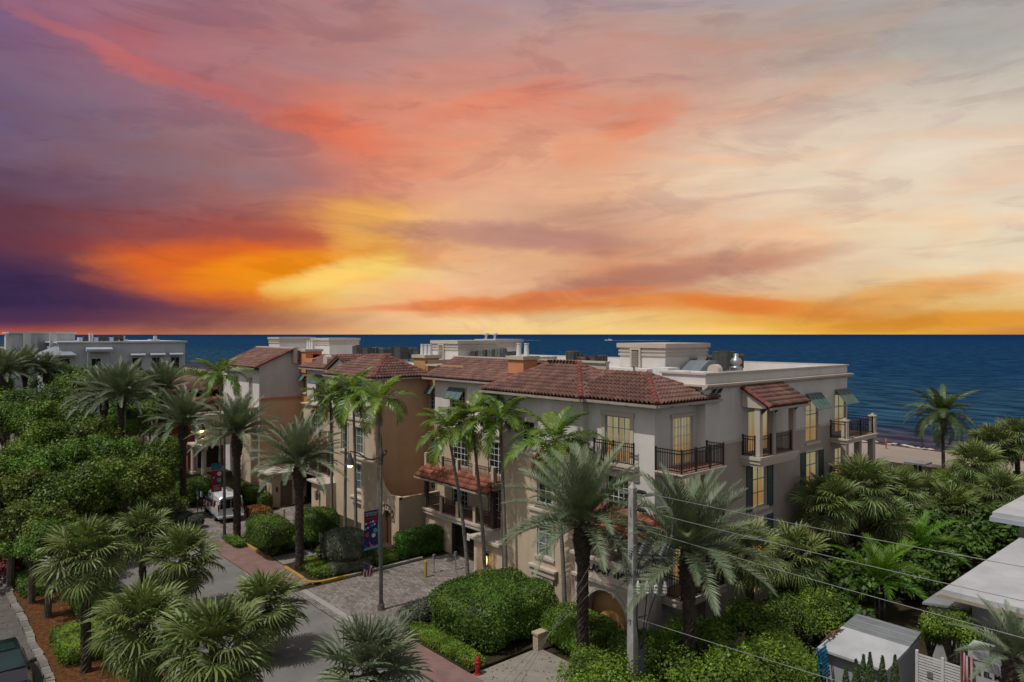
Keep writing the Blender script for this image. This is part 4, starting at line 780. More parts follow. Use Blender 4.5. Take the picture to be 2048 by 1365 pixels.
b = B(); b.poly([(xa, YD - 1.6, 11.9), (xb, YD - 1.6, 11.9), (xb - 1.5, YD + 1.6, 13.2), (xa + 2.5, YD + 1.6, 13.2)]); b.poly([(xa, YD - 1.6, 11.9), (xa + 2.5, YD + 1.6, 13.2), (xa, YD + 5, 11.9)]); b.prism([(xa, YD - 1.6, 11.7), (xb, YD - 1.6, 11.7), (xb, YD + 3, 11.7), (xa, YD + 3, 11.7)], (0, 0, .19)); b.obj('metal_hip_roof', mat('pale_metal_roof', (.30, .33, .36), .5, .1, 2, metal=.3), b5)
w = B(); wallsheet(w, 'y', YD - .4, xa + .8, XA, 0, 11.7); wallsheet(w, 'x', xa + .8, YD - .4, YD + 6, 0, 11.7); w.obj('wall', dwhite, b5)
x0_ = xD(165)
for k in range(9): B().box(x0_ + k * .72, x0_ + .55 + k * .72, YD + 3, YD + 4, ZP + .25, ZP + .85 + .12 * (k % 3)).obj('rooftop_unit', acM if k % 3 else roofw, b5)
for px in (185, 190): B().lathe([(.14, 0), (.14, 1.3)], (xD(px), YD + 2, ZP + .25), 8).obj('vent_pipe', plastic_w, b5)
for px in (255, 320): x = xD(px); B().box(x - .6, x + .8, YD + 3, YD + 5, ZP + .25, ZP + .5).box(x, x + .45, YD + 3.4, YD + 3.9, ZP + .5, ZP + 1.1).obj('roof_hatch', roofw, b5)
# ================================================================== vegetation
dateM = mat('date_palm_leaf', (.140, .180, .105), .55, .2, 2, spec=.4, rand=.28, trans=.12); feathM = mat('feather_palm_leaf', (.115, .195, .022), .45, .2, 2, spec=.45, rand=.32, trans=.25)
yellM = mat('yellowing_palm_leaf', (.22, .14, .018), .6, .2, 2, rand=.3, trans=.25); deadM = mat('dead_palm_leaf', (.13, .075, .05), .8, .25, 3, rand=.3); fanM = mat('fan_palm_leaf', (.125, .165, .045), .5, .2, 2, spec=.4, rand=.32, trans=.15)
fanS = mat('silvery_fan_palm_leaf', (.13, .165, .095), .5, .2, 2, spec=.4, rand=.25, trans=.12); cocoM = mat('coconut_palm_leaf', (.070, .11, .024), .45, .2, 2, spec=.45, rand=.3, trans=.2); arecaM = mat('areca_palm_leaf', (.10, .21, .015), .45, .2, 2, rand=.25, trans=.3)
bootM = mat('palm_boot_bark', (.055, .040, .031), .95, .35, 5, .8, 20); barkM = mat('tree_bark', (.10, .082, .065), .95, .3, 4, .8, 20); ringM = mat('grey_ringed_trunk', (.17, .16, .145), .85, .2, 3, .4, 20)
def ringtrunk_mat():
    t = ringM.node_tree; p = [n for n in t.nodes if n.type == 'BSDF_PRINCIPLED'][0]; src = p.inputs[0].links[0].from_socket
    o = N(t, 'ShaderNodeTexCoord').outputs['Object']; wv = N(t, 'ShaderNodeTexWave', bands_direction='Z'); t.links.new(o, wv.inputs[0]); wv.inputs['Scale'].default_value = 2.2; wv.inputs['Distortion'].default_value = 1.0
    t.links.new(mixc(t, mrange(t, wv.outputs['Fac'], .75, .95, 0, .5), src, (.06, .055, .045, 1)), p.inputs[0])
ringtrunk_mat(); shaftM = mat('green_crownshaft', (.12, .19, .04), .5)
def feather(name, m, L=3., n=36, ll=.5, w=.03, droop=1.0, v=.5, hang=.25, t0=.14, a0=62, a1=24, power=1.3):
    V = []; F = []; K = 14; P = [Vector((0, 0, 0))]; T = []
    for k in range(K + 1):
        t = k / K; pit = -droop * t ** power; d = Vector((math.cos(pit), 0, math.sin(pit))); T.append(d)
        if k < K: P.append(P[-1] + d * (L / K))
    for k in range(K + 1):
        r_ = .028 * (1 - .85 * k / K); up_ = Vector((-T[k].z, 0, T[k].x)); V += [tuple(P[k] + Vector((0, -r_, 0))), tuple(P[k] + up_ * r_), tuple(P[k] + Vector((0, r_, 0)))]
    for k in range(K):
        for j in range(2): F.append((k * 3 + j, k * 3 + j + 1, k * 3 + 4 + j, k * 3 + 3 + j))
    for i in range(n):
        t = t0 + (1 - t0) * (i + .3) / n; x = min(t * K, K - 1e-3); k = int(x); p = P[k].lerp(P[k + 1], x - k); d = T[k]; up_ = Vector((-d.z, 0, d.x)); q = (t - t0) / (1 - t0)
        for s in (-1, 1):
            a = R(a0 + (a1 - a0) * q + random.uniform(-7, 7)); vv = v + random.uniform(-.16, .16); ln = ll * max(.25, math.sin(PI * min(1, .16 + q * .80)) ** .6) * random.uniform(.88, 1.08)
            e = d * math.cos(a) + (Vector((0, s, 0)) * math.cos(vv) + up_ * math.sin(vv)) * math.sin(a); mid = p + e * ln * .5; tip = mid + (e + Vector((0, 0, -hang * random.uniform(.6, 1.4)))).normalized() * ln * .5; W = d * (w / 2); b = len(V)
            V += [tuple(p - W * .5), tuple(p + W * .5), tuple(mid + W), tuple(mid - W), tuple(tip)]; F += [(b, b + 1, b + 2, b + 3), (b + 3, b + 2, b + 4)]
    return mesh(name, V, F, m)
def fan(name, m, L=1.1, Rr=1.0, n=28, w=.055, droop=.6, fold=.3):
    V = []; F = []; H = Vector((L, 0, -.06 * L)); V += [(0, -.02, 0), (0, .02, 0), (H.x, .015, H.z), (H.x, -.015, H.z)]; F.append((0, 1, 2, 3))
    for k in range(n):
        a = R(-138 + 276 * k / (n - 1)) + random.uniform(-.03, .03); rr = Rr * (.72 + .28 * math.cos(a / 2) ** 2) * random.uniform(.92, 1.05)
        e = Vector((math.cos(a), math.sin(a), fold * abs(math.sin(a)) - .12 * max(0, math.cos(a)))).normalized(); s = Vector((-math.sin(a), math.cos(a), 0)); z = Vector((0, 0, .02 * (1 if k % 2 else -1)))
        m1 = H + e * rr * .5; m2 = H + e * rr * .78 + Vector((0, 0, -droop * .10 * rr)); tip = m2 + (e * .22 + Vector((0, 0, -droop * random.uniform(.12, .32)))) * rr; b = len(V)
        V += [tuple(H), tuple(m1 + s * w * .5 + z), tuple(m1 - s * w * .5 - z), tuple(m2 + s * w * .38 + z), tuple(m2 - s * w * .38 - z), tuple(tip)]; F += [(b, b + 1, b + 2), (b + 1, b + 3, b + 4, b + 2), (b + 3, b + 5, b + 4)]
    return mesh(name, V, F, m)
FR = {}
FR['date'] = [feather('frond', dateM, 3.5, 54, .62, .06, dr, .5, .14, power=1.6) for dr in (.42, .7, .95)]
FR['royal'] = [feather('frond', feathM, 2.35, 32, .74, .085, dr, .15, .9, a0=70, a1=30) for dr in (1.0, 1.5, 1.9)]; FR['royal_y'] = [feather('frond', yellM, 2.2, 28, .7, .08, 1.9, .0, 1.0, a0=70, a1=30)]; FR['dead'] = [feather('dead_frond', deadM, 2.0, 26, .5, .04, 2.1, -.4, 1.2)]
FR['coco'] = [feather('frond', cocoM, 4.4, 50, 1.0, .09, dr, .1, .8, a0=68, a1=28) for dr in (.9, 1.3, 1.7)]; FR['areca'] = [feather('frond', arecaM, 2.6, 32, .7, .075, dr, .55, .4, a0=60, a1=25) for dr in (.9, 1.3)]
FR['fan'] = [fan('fan_leaf', fanM, 1.1, 1.0, 28, .066, dr, fo) for dr, fo in ((.5, .4), (.9, .3), (1.4, .2), (1.0, .35))]; FR['fans'] = [fan('fan_leaf', fanS, 1.0, 1.1, 28, .055, dr, fo) for dr, fo in ((.25, .4), (.5, .3), (.9, .2))]; FR['fan_d'] = [fan('dead_leaf', deadM, .7, .8, 16, .05, 1.6, -.2)]
def rough_trunk(h, r0, r1, boot=.12, lean=(0, 0), bulge=None, step=.11, n=18):
    V = []; F = []; rows = max(3, int(h / step))
    for j in range(rows + 1):
        t = j / rows; z = h * t; r_ = r0 + (r1 - r0) * t
        if j == 0: r_ *= 1.25
        if bulge: r_ += bulge[0] * max(0, 1 - abs(h - bulge[1] - z) / bulge[2]) ** .6
        for k in range(n):
            q = r_ * (1 + boot * (1 if (k + j) % 2 else -.6) * random.uniform(.1, 1.3) + random.uniform(-boot, boot) * .6); a = 2 * PI * (k + .5 * (j % 2) * 0) / n
            V.append((lean[0] * t * t + q * math.cos(a), lean[1] * t * t + q * math.sin(a), z + (.03 if (k + j) % 2 else 0)))
    for j in range(rows):
        for k in range(n): F.append((j * n + k, j * n + (k + 1) % n, (j + 1) * n + (k + 1) % n, (j + 1) * n + k))
    F.append(tuple(rows * n + k for k in range(n))); return mesh('trunk', V, F, bootM)
def palm(kind, px, d, zc, label, sc=1., lean=(0, 0), n=None, seed=0, name=None, z0=0., group=None, skew=None):
    """zc: height of the crown's heart above the ground"""
    rnd = random.Random(seed * 13 + int(px)); x, y = at(px, d); nm = name or {'date': 'date_palm', 'royal': 'slender_palm', 'fan': 'fan_palm', 'fans': 'fan_palm', 'coco': 'coconut_palm', 'areca': 'areca_palm'}[kind]
    r_ = empty(nm, (x, y, z0), label, 'palm', group or {'date': 'date palms', 'royal': 'slender feather palms', 'fan': 'fan palms', 'fans': 'fan palms', 'areca': 'areca palms'}.get(kind)); h = zc - z0
    tx, ty = lean; st0 = random.getstate(); random.seed(rnd.random())
    if kind == 'date': inst('trunk', rough_trunk(h, .25, .23, .13, lean, (.17, .75, 1.1)), r_, Matrix()); n = n or 60; el0, el1, pw = 86, -3, .95
    elif kind in ('fan', 'fans'): inst('trunk', rough_trunk(h, .2, .17, .16, lean, (.1, .5, .9), .13, 14), r_, Matrix()); n = int((n or 40) * 1.0); el0, el1, pw = 84, -58, .95
    elif kind == 'royal':
        K = 12; b = B().tube([(tx * (k / K) ** 1.6, ty * (k / K) ** 1.6, (h - .8) * k / K) for k in range(K + 1)], [.13 - .055 * (k / K) + (.05 if k == 0 else 0) for k in range(K + 1)], 10); b.obj('trunk', ringM, r_, smooth=True, local=True)
        B().tube([(tx, ty, h - .82), (tx, ty, h - .45), (tx, ty, h + .15)], [.075, .1, .05], 10).obj('crownshaft', shaftM, r_, smooth=True, local=True); n = n or 15; el0, el1, pw = 74, -22, .9
    elif kind == 'coco': K = 12; B().tube([(tx * (k / K) ** 1.6, ty * (k / K) ** 1.6, h * k / K) for k in range(K + 1)], [.2 - .06 * (k / K) for k in range(K + 1)], 10).obj('trunk', barkM, r_, smooth=True, local=True); n = n or 30; el0, el1, pw = 80, -30, .9
    else:
        for q in range(4): a = rnd.uniform(0, 6.28); B().tube([(.25 * math.cos(a), .25 * math.sin(a), 0), (.32 * math.cos(a), .32 * math.sin(a), h)], [.05, .04], 8).obj('stem', ringM, r_, smooth=True, local=True)
        n = n or 16; el0, el1, pw = 82, 5, .9
    fr = FR[kind]
    for i in range(n):
        t = i / max(1, n - 1); e = el0 + (el1 - el0) * t ** pw + rnd.uniform(-7, 7); a = i * 2.39996 + rnd.uniform(-.25, .25); s = sc * rnd.uniform(.88, 1.1) * (.78 + .22 * min(1, t * 4))
        me = fr[min(len(fr) - 1, int(t * len(fr) * .999))] if 'fan' not in kind else fr[min(len(fr) - 1, max(0, int(t * len(fr) + rnd.uniform(-.9, .9))))]
        if kind == 'royal' and t > .86 and rnd.random() < .75: me = FR['royal_y'][0]
        if skew: a = a + skew[1] * math.sin(skew[0] - a)
        M = Matrix.Translation((tx, ty, h + (.1 if kind == 'royal' else -.12 * t))) @ Euler((rnd.uniform(-.25, .25) * (2.2 if 'fan' in kind else 1), -R(e + (rnd.uniform(-12, 12) if 'fan' in kind else 0)), a), 'XYZ').to_matrix().to_4x4() @ Matrix.Scale(s, 4)
        inst(me.name.split('.')[0], me, r_, M)
    if kind == 'royal' and rnd.random() < .5: inst('dead_frond', FR['dead'][0], r_, Matrix.Translation((tx, ty, h - .1)) @ Euler((0, R(55), rnd.uniform(0, 6)), 'XYZ').to_matrix().to_4x4() @ Matrix.Scale(sc, 4))
    if kind == 'fan':
        for i in range(6): inst('dead_leaf', FR['fan_d'][0], r_, Matrix.Translation((tx, ty, h - .35)) @ Euler((rnd.uniform(-.4, .4), R(rnd.uniform(50, 75)), i * 1.05 + rnd.uniform(-.3, .3)), 'XYZ').to_matrix().to_4x4() @ Matrix.Scale(sc * .9, 4))
    random.setstate(st0); return r_
for a in [
 (1165, 31.0, 6.8, 'date palm with a dark studded trunk in front of the arched sign porch', 1.1), (1378, 29.0, 6.2, 'date palm right of the concrete utility pole, fronds over the ground floor balcony', 1.06),
 (599, 44.8, 6.9, 'date palm standing in the bed at the yellow kerb corner', 1.0), (474, 51.9, 7.8, 'date palm beside the white van and its lamp post', 1.0), (366, 59, 7.6, 'date palm in front of the dark red building', 1.0),
 (208, 68, 9.0, 'date palm left of two twin trunks above the tree mass', 1.05), (243, 66, 9.4, 'date palm right of two twin trunks above the tree mass', 1.1), (328, 70, 9.5, 'date palm below the right end of the far white building', 1.0),
 (8, 88, 10.2, 'small distant date palm at the left picture edge', 1.05), (50, 92, 10.6, 'small distant date palm below the white pilasters', 1.0), (92, 94, 10.2, 'small distant date palm under the grey hip roof of the far building', .85)]:
    palm('date', *a)
palm('date', 2030, 24.6, 3.9, 'small date palm in the bottom right corner by the white wall', .58, n=34)
for px, d, zc, lab, sc, lean in [
 (936, 42, 8.3, 'slender palm with a yellow hanging frond, leftmost of three beside the lantern', 1.0, (-.9, .5)), (970, 42.5, 9.0, 'slender palm with a dead red frond, middle of three beside the lantern', 1.0, (-.6, .4)), (1012, 41.0, 9.1, 'slender palm nearest the wall lantern, right of three', 1.0, (-.25, .2)),
 (1130, 36.5, 8.5, 'slender palm against the cream tower wall', 1.1, (-.4, .3)), (757, 46, 9.7, 'slender palm rising behind the lit lamp post', 1.0, (.05, 0)), (712, 50, 10.0, 'slender palm left of the lamp post, tallest against the hipped roof', 1.1, (-.2, 0)),
 (664, 51, 9.4, 'slender palm with drooping fronds in front of the shuttered middle wing', 1.05, (-.1, 0)), (440, 63, 10.4, 'slender palm at the left gable of the far end building', 1.1, (0, 0)), (690, 52, 9.2, 'slender palm between two others before the middle tower', .9, (.1, 0))]:
    palm('royal', px, d, zc + .9, lab, sc * 1.15, lean)
for kind, px, d, zc, lab, sc, n in [
 ('fan', 172, 31.5, 5.1, 'tall fan palm with a crisscross trunk in the orange mulch bed, left foreground', 1.0, 46), ('fan', 285, 28.5, 3.3, 'fan palm with a smooth brown trunk at the bottom left', 1.02, 44), ('fan', 368, 38, 2.9, 'fan palm beside the pale lane in the left middle', 1.05, 44), ('fan', 285, 42, 3.2, 'fan palm half hidden behind the tall left fan palm', .95, 40),
 ('fan', 532, 33, 2.3, 'fan palm overhanging the lane below the pink walk', .95, 44), ('fan', 432, 27, 2.9, 'large fan palm at the bottom edge between lane and mulch', 1.15, 50), ('fans', 738, 25.5, 2.9, 'spiky silver green fan palm at the bottom centre', 1.1, 44),
 ('fan', 1655, 41, 5.2, 'fan palm in front of the lower side windows of the near building', 1.05, 44), ('fan', 1722, 43, 5.7, 'fan palm covering the columns of the end balconies', 1.1, 46), ('fan', 1790, 50, 3.9, 'fan palm right of the end balconies', 1.05, 42), ('fan', 1848, 54, 2.8, 'fan palm left of the coconut palm trunk', 1.0, 38), ('fan', 1905, 50, 2.5, 'fan palm below the coconut palm', 1.1, 40),
 ('fan', 1950, 57, 4.6, 'fan palm on the dune right of the coconut palm', 1.1, 40), ('fan', 1985, 60, 5.6, 'tall fan palm against the sea near the right edge', 1.1, 40), ('fan', 2035, 60, 6.2, 'fan palm at the right picture edge against the sea', 1.1, 40), ('fan', 2000, 52, 3.4, 'fan palm above the upper white roof', 1.0, 36),
 ('fan', 1500, 33, 4.7, 'fan palm tangled with the right date palm', .9, 38), ('fan', 1588, 36, 3.7, 'fan palm with a shaggy trunk below the side windows', .95, 42), ('fan', 1760, 44, 3.4, 'fan palm behind the bright green areca palm', 1.0, 36)]:
    palm(kind, px, d, zc + .1, lab, sc * 1.02, n=int(n * 1.15))
palm('coco', 1887, 77, 6.5, 'windblown coconut palm standing alone before the sea', .98, (-.2, .1), skew=(R(200), .35))
palm('areca', 1758, 37, 2.1, 'bright green areca palm above the grey shed roof', 1.15, n=20); palm('areca', 1832, 44, 1.6, 'bright green areca palm with pale dead fronds behind the shed palm', 1.25, n=20); palm('areca', 1795, 41, 1.4, 'low areca palm between two taller ones', .9, n=14)
# ------------------------------------------------------------------ broadleaf foliage
def leafmat(name, c, k=.3, tr=.2, **kw): return mat(name, c, .5, .38, 1.3, spec=.35, island=k, trans=tr, **kw)
hedgeM = leafmat('clipped_ficus_leaf', (.078, .146, .018)); brightM = leafmat('bright_hedge_leaf', (.055, .150, .014)); silvM = leafmat('silver_buttonwood_leaf', (.105, .125, .085), .2, .1); treeM = leafmat('broadleaf_tree_leaf', (.106, .180, .018), .4); tree2M = leafmat('dark_tree_leaf', (.078, .140, .017), .4)
limeM = leafmat('yellow_green_leaf', (.125, .205, .018), .3); grapeM = leafmat('sea_grape_leaf', (.062, .130, .016), .4); crotM = leafmat('croton_leaf', (.10, .10, .012), .35, .2, c2=(.22, .05, .012)); redM = leafmat('red_cordyline_leaf', (.12, .022, .02), .4); conM = leafmat('conifer_spray', (.036, .070, .014), .3)
def leaves(P, Nn, size, asp=.55, jit=.85):
    n = len(P); nr = Nn + RNG.normal(0, jit, (n, 3)); nr /= np.linalg.norm(nr, axis=1, keepdims=True) + 1e-9; t = np.cross(nr, RNG.normal(0, 1, (n, 3))); t /= np.linalg.norm(t, axis=1, keepdims=True) + 1e-9; b = np.cross(nr, t)
    s = (size * RNG.uniform(.6, 1.35, n))[:, None]; V = np.stack([P - t * s * .5, P + b * s * asp * .5 + nr * s * .08, P + t * s * .5, P - b * s * asp * .5 + nr * s * .08], 1).reshape(-1, 3); return V, np.arange(n * 4).reshape(-1, 4)
def lumpy(P, amp, f):
    return 1 + amp * (np.sin(P[:, 0] * f + 1.3) * np.sin(P[:, 1] * f * 1.17 + .5) + .6 * np.sin(P[:, 2] * f * 1.9 + P[:, 0] * f * .7))
def box_pts(n, dims, p):
    a = np.array([dims[1] * dims[2], dims[0] * dims[2], dims[0] * dims[1]]); ax = RNG.choice(3, n, p=a / a.sum()); q = RNG.uniform(-1, 1, (n, 3)); q[np.arange(n), ax] = RNG.choice([-1, 1], n); r_ = (np.abs(q) ** p).sum(1) ** (-1 / p); return q * r_[:, None]
def hedge(name, label, x0, x1, y0, y1, z0, z1, m, leaf=.10, dens=260, p=6, amp=.035, cat='hedge', group=None, stems=0, rot=0.):
    c = np.array([(x0 + x1) / 2, (y0 + y1) / 2, (z0 + z1) / 2]); dm = np.array([x1 - x0, y1 - y0, z1 - z0]) / 2; area = 8 * (dm[0] * dm[1] + dm[1] * dm[2] + dm[0] * dm[2]); n = int(area * dens)
    q = box_pts(n, dm, p); q = q[(q[:, 2] > -.97)]; nn = np.sign(q) * np.abs(q) ** (p - 1) / dm; nn /= np.linalg.norm(nn, axis=1, keepdims=True) + 1e-9; P = q * dm * (lumpy(q * dm + c, amp, 2.3) * (1 - RNG.exponential(.035, len(q))))[:, None] + nn * RNG.normal(0, leaf * .3, (len(q), 1))
    V, F = leaves(P, nn + np.array([0, 0, .25]), leaf)
    g = 7; CV = []; CF = []
    for ax in range(3):
        for sg in (-1, 1):
            b0 = len(CV)
            for i in range(g):
                for j in range(g): w_ = [0, 0, 0]; w_[ax] = sg; w_[(ax + 1) % 3] = -1 + 2 * i / (g - 1); w_[(ax + 2) % 3] = -1 + 2 * j / (g - 1); CV.append(w_)
            CF += [(b0 + i * g + j, b0 + (i + 1) * g + j, b0 + (i + 1) * g + j + 1, b0 + i * g + j + 1) for i in range(g - 1) for j in range(g - 1)]
    CV = np.array(CV, float); CV *= ((np.abs(CV) ** p).sum(1) ** (-1 / p))[:, None]; CV = CV * dm * (lumpy(CV * dm + c, amp, 2.3) * .9)[:, None]
    VV = np.vstack([V, CV]); FF = np.vstack([F, np.array(CF) + len(V)]); rt = empty(name, (c[0], c[1], 0), label, cat, group); Rm = np.array(Matrix.Rotation(rot, 3, 'Z')); VV = VV @ Rm.T + np.array([0, 0, c[2]])
    o = bpy.data.objects.new('foliage', npmesh('foliage', VV, FF, m)); link(o, rt)
    for k in range(stems):
        a = random.uniform(0, 6.28); rr = random.uniform(.1, .6); b = B(); ex = (rr * dm[0] * math.cos(a), rr * dm[1] * math.sin(a))
        b.tube([(ex[0] * .35, ex[1] * .35, 0), (ex[0] * .6, ex[1] * .6, z0 * .6), (ex[0], ex[1], z0 + .3)], [.06, .045, .03], 6).obj('stem', barkM, rt, local=True)
    return rt
def crown_mesh(m, seed, nl=13, n=9000, leaf=.17, flat=.72, r0=.40, spread=.74):
    rg = np.random.default_rng(seed); Vs = []; Ns = []
    for k in range(nl):
        d = rg.normal(0, 1, 3); d /= np.linalg.norm(d); d[2] = abs(d[2]) * .9 - .25; c = d * rg.uniform(.2, spread); c[2] += rg.uniform(-.12, .22) * (spread > .8); r_ = rg.uniform(r0 * .7, r0 * 1.15); mm = n // nl; q = rg.normal(0, 1, (mm, 3)); q /= np.linalg.norm(q, axis=1, keepdims=True); rad = r_ * rg.uniform(.12, 1.25, (mm, 1)) ** .45
        pp = c + q * rad * (1 + .2 * np.sin(q[:, :1] * 7 + k) * np.cos(q[:, 1:2] * 6)); pp += rg.normal(0, .035, pp.shape); pp[:, 2] *= flat; Vs.append(pp); Ns.append(q)
    P = np.vstack(Vs); Nn = np.vstack(Ns) + np.array([0, 0, .35]); V, F = leaves(P, Nn + np.array([0, 0, .35]), leaf, .6, .62); return npmesh('crown', V, F, m)
tree3M = leafmat('olive_tree_leaf', (.120, .165, .020), .45); tree4M = leafmat('fresh_tree_leaf', (.090, .190, .018), .45)
CR = {'tree': [crown_mesh((treeM, tree3M, tree4M, tree2M)[s - 1], s, (40, 32, 44, 34)[s - 1], (16000, 12500, 17000, 12000)[s - 1], (.060, .068, .056, .070)[s - 1], .92, (.23, .26, .22, .25)[s - 1], .92) for s in (1, 2, 3, 4)], 'dark': [crown_mesh(tree2M, s, 20, 15000, .06, .72, .33) for s in (4, 5)], 'shrub': [crown_mesh(brightM if False else limeM if s == 8 else treeM, s, 18, 11000, .065, .85, .38) for s in (6, 7, 8)], 'grape': [crown_mesh(grapeM, s, 12, 2600, .17, .9, .45) for s in (9, 10)], 'lime': [crown_mesh(limeM, 12, 20, 12000, .066, .85, .38), crown_mesh(limeM, 13, 20, 12000, .066, .85, .38)], 'croton': [crown_mesh(crotM, 14, 9, 1800, .16, .8, .45)], 'red': [crown_mesh(redM, 15, 8, 900, .25, .7, .5)]}
def tree(kind, px, d, h, r_, label, zc=None, name='broadleaf_tree', cat='tree', group=None, k=0, trunk=True, xy=None, vs=1.):
    x, y = xy or at(px, d); rt = empty(name, (x, y, 0), label, cat, group); zc = zc if zc is not None else h - r_ * .62; a = random.uniform(0, 6.28)
    inst('crown', CR[kind][k % len(CR[kind])], rt, Matrix.Translation((0, 0, zc)) @ Matrix.Rotation(a, 4, 'Z') @ Matrix.Diagonal((r_ * random.uniform(.95, 1.1), r_ * random.uniform(.9, 1.05), r_ * vs * random.uniform(.92, 1.08), 1)))
    if trunk:
        t0 = .05 * h * .35 + .06; B().tube([(0, 0, 0), (.08, .05, zc * .45), (.05, .12, zc)], [t0 * 1.25, t0, t0 * .6], 8).obj('trunk', barkM, rt, local=True)
        for q in range(4):
            aa = q * 1.57 + a; B().tube([(.06, .06, zc * .45), (r_ * .3 * math.cos(aa), r_ * .3 * math.sin(aa), zc * .85), (r_ * .6 * math.cos(aa), r_ * .6 * math.sin(aa), zc + r_ * .15)], [t0 * .6, t0 * .4, t0 * .15], 6).obj('limb', barkM, rt, local=True)
    return rt
ORD = ('leftmost', 'second from the left', 'third from the left', 'fourth from the left', 'fifth from the left', 'sixth from the left', 'seventh from the left', 'eighth from the left', 'ninth from the left', 'tenth from the left', 'eleventh from the left', 'twelfth from the left', 'thirteenth from the left', 'fourteenth from the left', 'fifteenth from the left', 'sixteenth from the left', 'seventeenth from the left', 'eighteenth from the left', 'nineteenth from the left', 'twentieth from the left')
def row(lst): return [(ORD[i],) + t for i, t in enumerate(sorted(lst))]
gA = 'broadleaf trees beside the road'; gB = 'distant broadleaf trees before the far white building'
for i, (od, px, d, h, r_) in enumerate(row([(20, 42, 7.0, 3.0), (100, 43, 7.0, 3.0), (178, 46, 7.0, 2.9), (250, 50, 6.6, 2.7), (45, 50, 7.6, 3.1), (130, 53, 7.7, 3.1), (215, 56, 7.4, 2.9), (300, 57, 6.4, 2.4), (-30, 48, 7.4, 3.0), (85, 60, 8.0, 3.0), (335, 63, 6.2, 2.2), (170, 62, 7.9, 2.9)])): tree('tree', px, d, h, r_, 'bushy green tree in the mass left of the lane, ' + od, group=gA, k=(0, 1, 2, 0, 3, 2, 1, 0, 2, 1, 3, 0)[i % 12], zc=h - r_ * .80, vs=1.05)
for i, (od, px, d, h, r_) in enumerate(row([(40, 82, 9.4, 4.2), (110, 86, 9.8, 4.4), (175, 88, 10.2, 4.4), (262, 84, 9.6, 4.0), (318, 82, 8.8, 3.6), (150, 76, 8.0, 3.6), (15, 72, 7.9, 3.6), (75, 74, 7.9, 3.6), (255, 72, 8.0, 3.4), (290, 92, 9.8, 4), (220, 95, 10.5, 4.2), (360, 84, 8.4, 3), (-20, 90, 10, 4.5), (130, 97, 11, 4.5), (400, 90, 9.6, 3.4), (385, 100, 10.2, 3.4), (420, 96, 9.8, 3.2), (0, 104, 13.5, 4.5), (345, 98, 10, 3.4)])): tree('dark' if i % 2 else 'tree', px, d, h, r_, 'tree in the far belt below the pale building, ' + od, group=gB, k=i)
tree('tree', 62, 39.5, 5.6, 2.2, 'small tree with a bare trunk standing in the orange mulch', zc=4.2, k=1); tree('tree', 95, 37.5, 5.2, 1.9, 'forked tree in the mulch just left of the tall fan palm', zc=4.0, k=2)
tree('dark', 320, 66, 5.4, 2.0, 'leafy plumeria like tree before the columned arcade', k=0)
gU = 'low bushes under the left tree mass'
for i, (od, px, d, h, r_) in enumerate(row([(130, 45, 2.8, 2.0), (190, 47.5, 2.9, 2.0), (245, 49, 3.0, 1.9), (295, 52, 3.2, 2.0), (330, 55, 3.0, 1.8), (160, 52, 3.2, 2.1), (225, 55, 3.4, 2.1), (70, 47, 2.8, 2.0), (15, 47, 2.8, 2.0), (280, 60, 3.2, 2.0), (330, 64, 3.2, 2.0)])): tree('tree', px, d, h, r_, 'low green bush under the left tree mass, ' + od, name='leafy_bush', cat='shrub', group=gU, k=i, zc=h * .45, trunk=False, vs=1.1)
# clipped hedges round the drives
hx = lambda px, d: at(px, d)
def hedge_at(name, label, px, d, wx, wy, z0, z1, m, **kw):
    x, y = at(px, d); return hedge(name, label, x - wx / 2, x + wx / 2, y - wy / 2, y + wy / 2, z0, z1, m, **kw)
hedge_at('clipped_hedge', 'dark green clipped shrub on bare stems beside the drive, left of two', 538, 48, 2.3, 3.6, .95, 2.65, hedgeM, p=4, stems=9, group='clipped shrubs on bare stems'); hedge_at('clipped_hedge', 'dark green clipped shrub on bare stems, right of two, behind the date palm trunk', 634, 49, 2.6, 2.9, .9, 3.0, hedgeM, p=3.4, stems=8, group='clipped shrubs on bare stems')
hedge_at('silver_shrub', 'rounded silver green clipped shrub on a thin stem beside the banner', 690, 45.5, 2.6, 2.8, .6, 2.45, silvM, p=3.4, stems=3)
hedge('bright_hedge', 'bright green box hedge against the garden wall', -2.6, .9, 18.5, 19.9, .1, 1.75, brightM, p=7)
hedge('low_silver_hedge', 'low silver green hedge along the drive kerb', -7.6, -4.6, 18.5, 19.5, .1, .85, silvM, p=6); hedge('low_dark_hedge', 'low dark hedge between silver hedge and bright box hedge', -4.6, -2.7, 18.5, 20.2, .1, .75, hedgeM, p=6)
hedge('low_green_hedge', 'low green hedge at the rounded yellow kerb corner', -8.5, -7.0, 18.7, 22.3, .1, .6, treeM, p=5); hedge('low_green_hedge', 'long low green hedge beside the pink walk', -8.7, -7.9, 25.0, 30.4, .1, .6, treeM, p=6); hedge('low_dark_hedge', 'low dark shrubs under the stemmed hedges', -7.6, -4.5, 25.2, 27.6, .1, .55, hedgeM, p=4)
hedge('big_clipped_hedge', 'large dark green clipped hedge above the red hydrant', -7.75, -2.1, 3.65, 8.7, .12, 2.45, hedgeM, p=4.5, dens=230, amp=.06, leaf=.12)
hedge('low_green_hedge', 'low yellow green hedge between big hedge and pink walk', -8.65, -7.75, 3.3, 9.0, .1, .6, limeM, p=6); hedge('silver_shrub', 'spreading silver green shrub at the drive entrance', -8.2, -5.2, 9.0, 10.6, .05, .95, silvM, p=2.8, amp=.08)
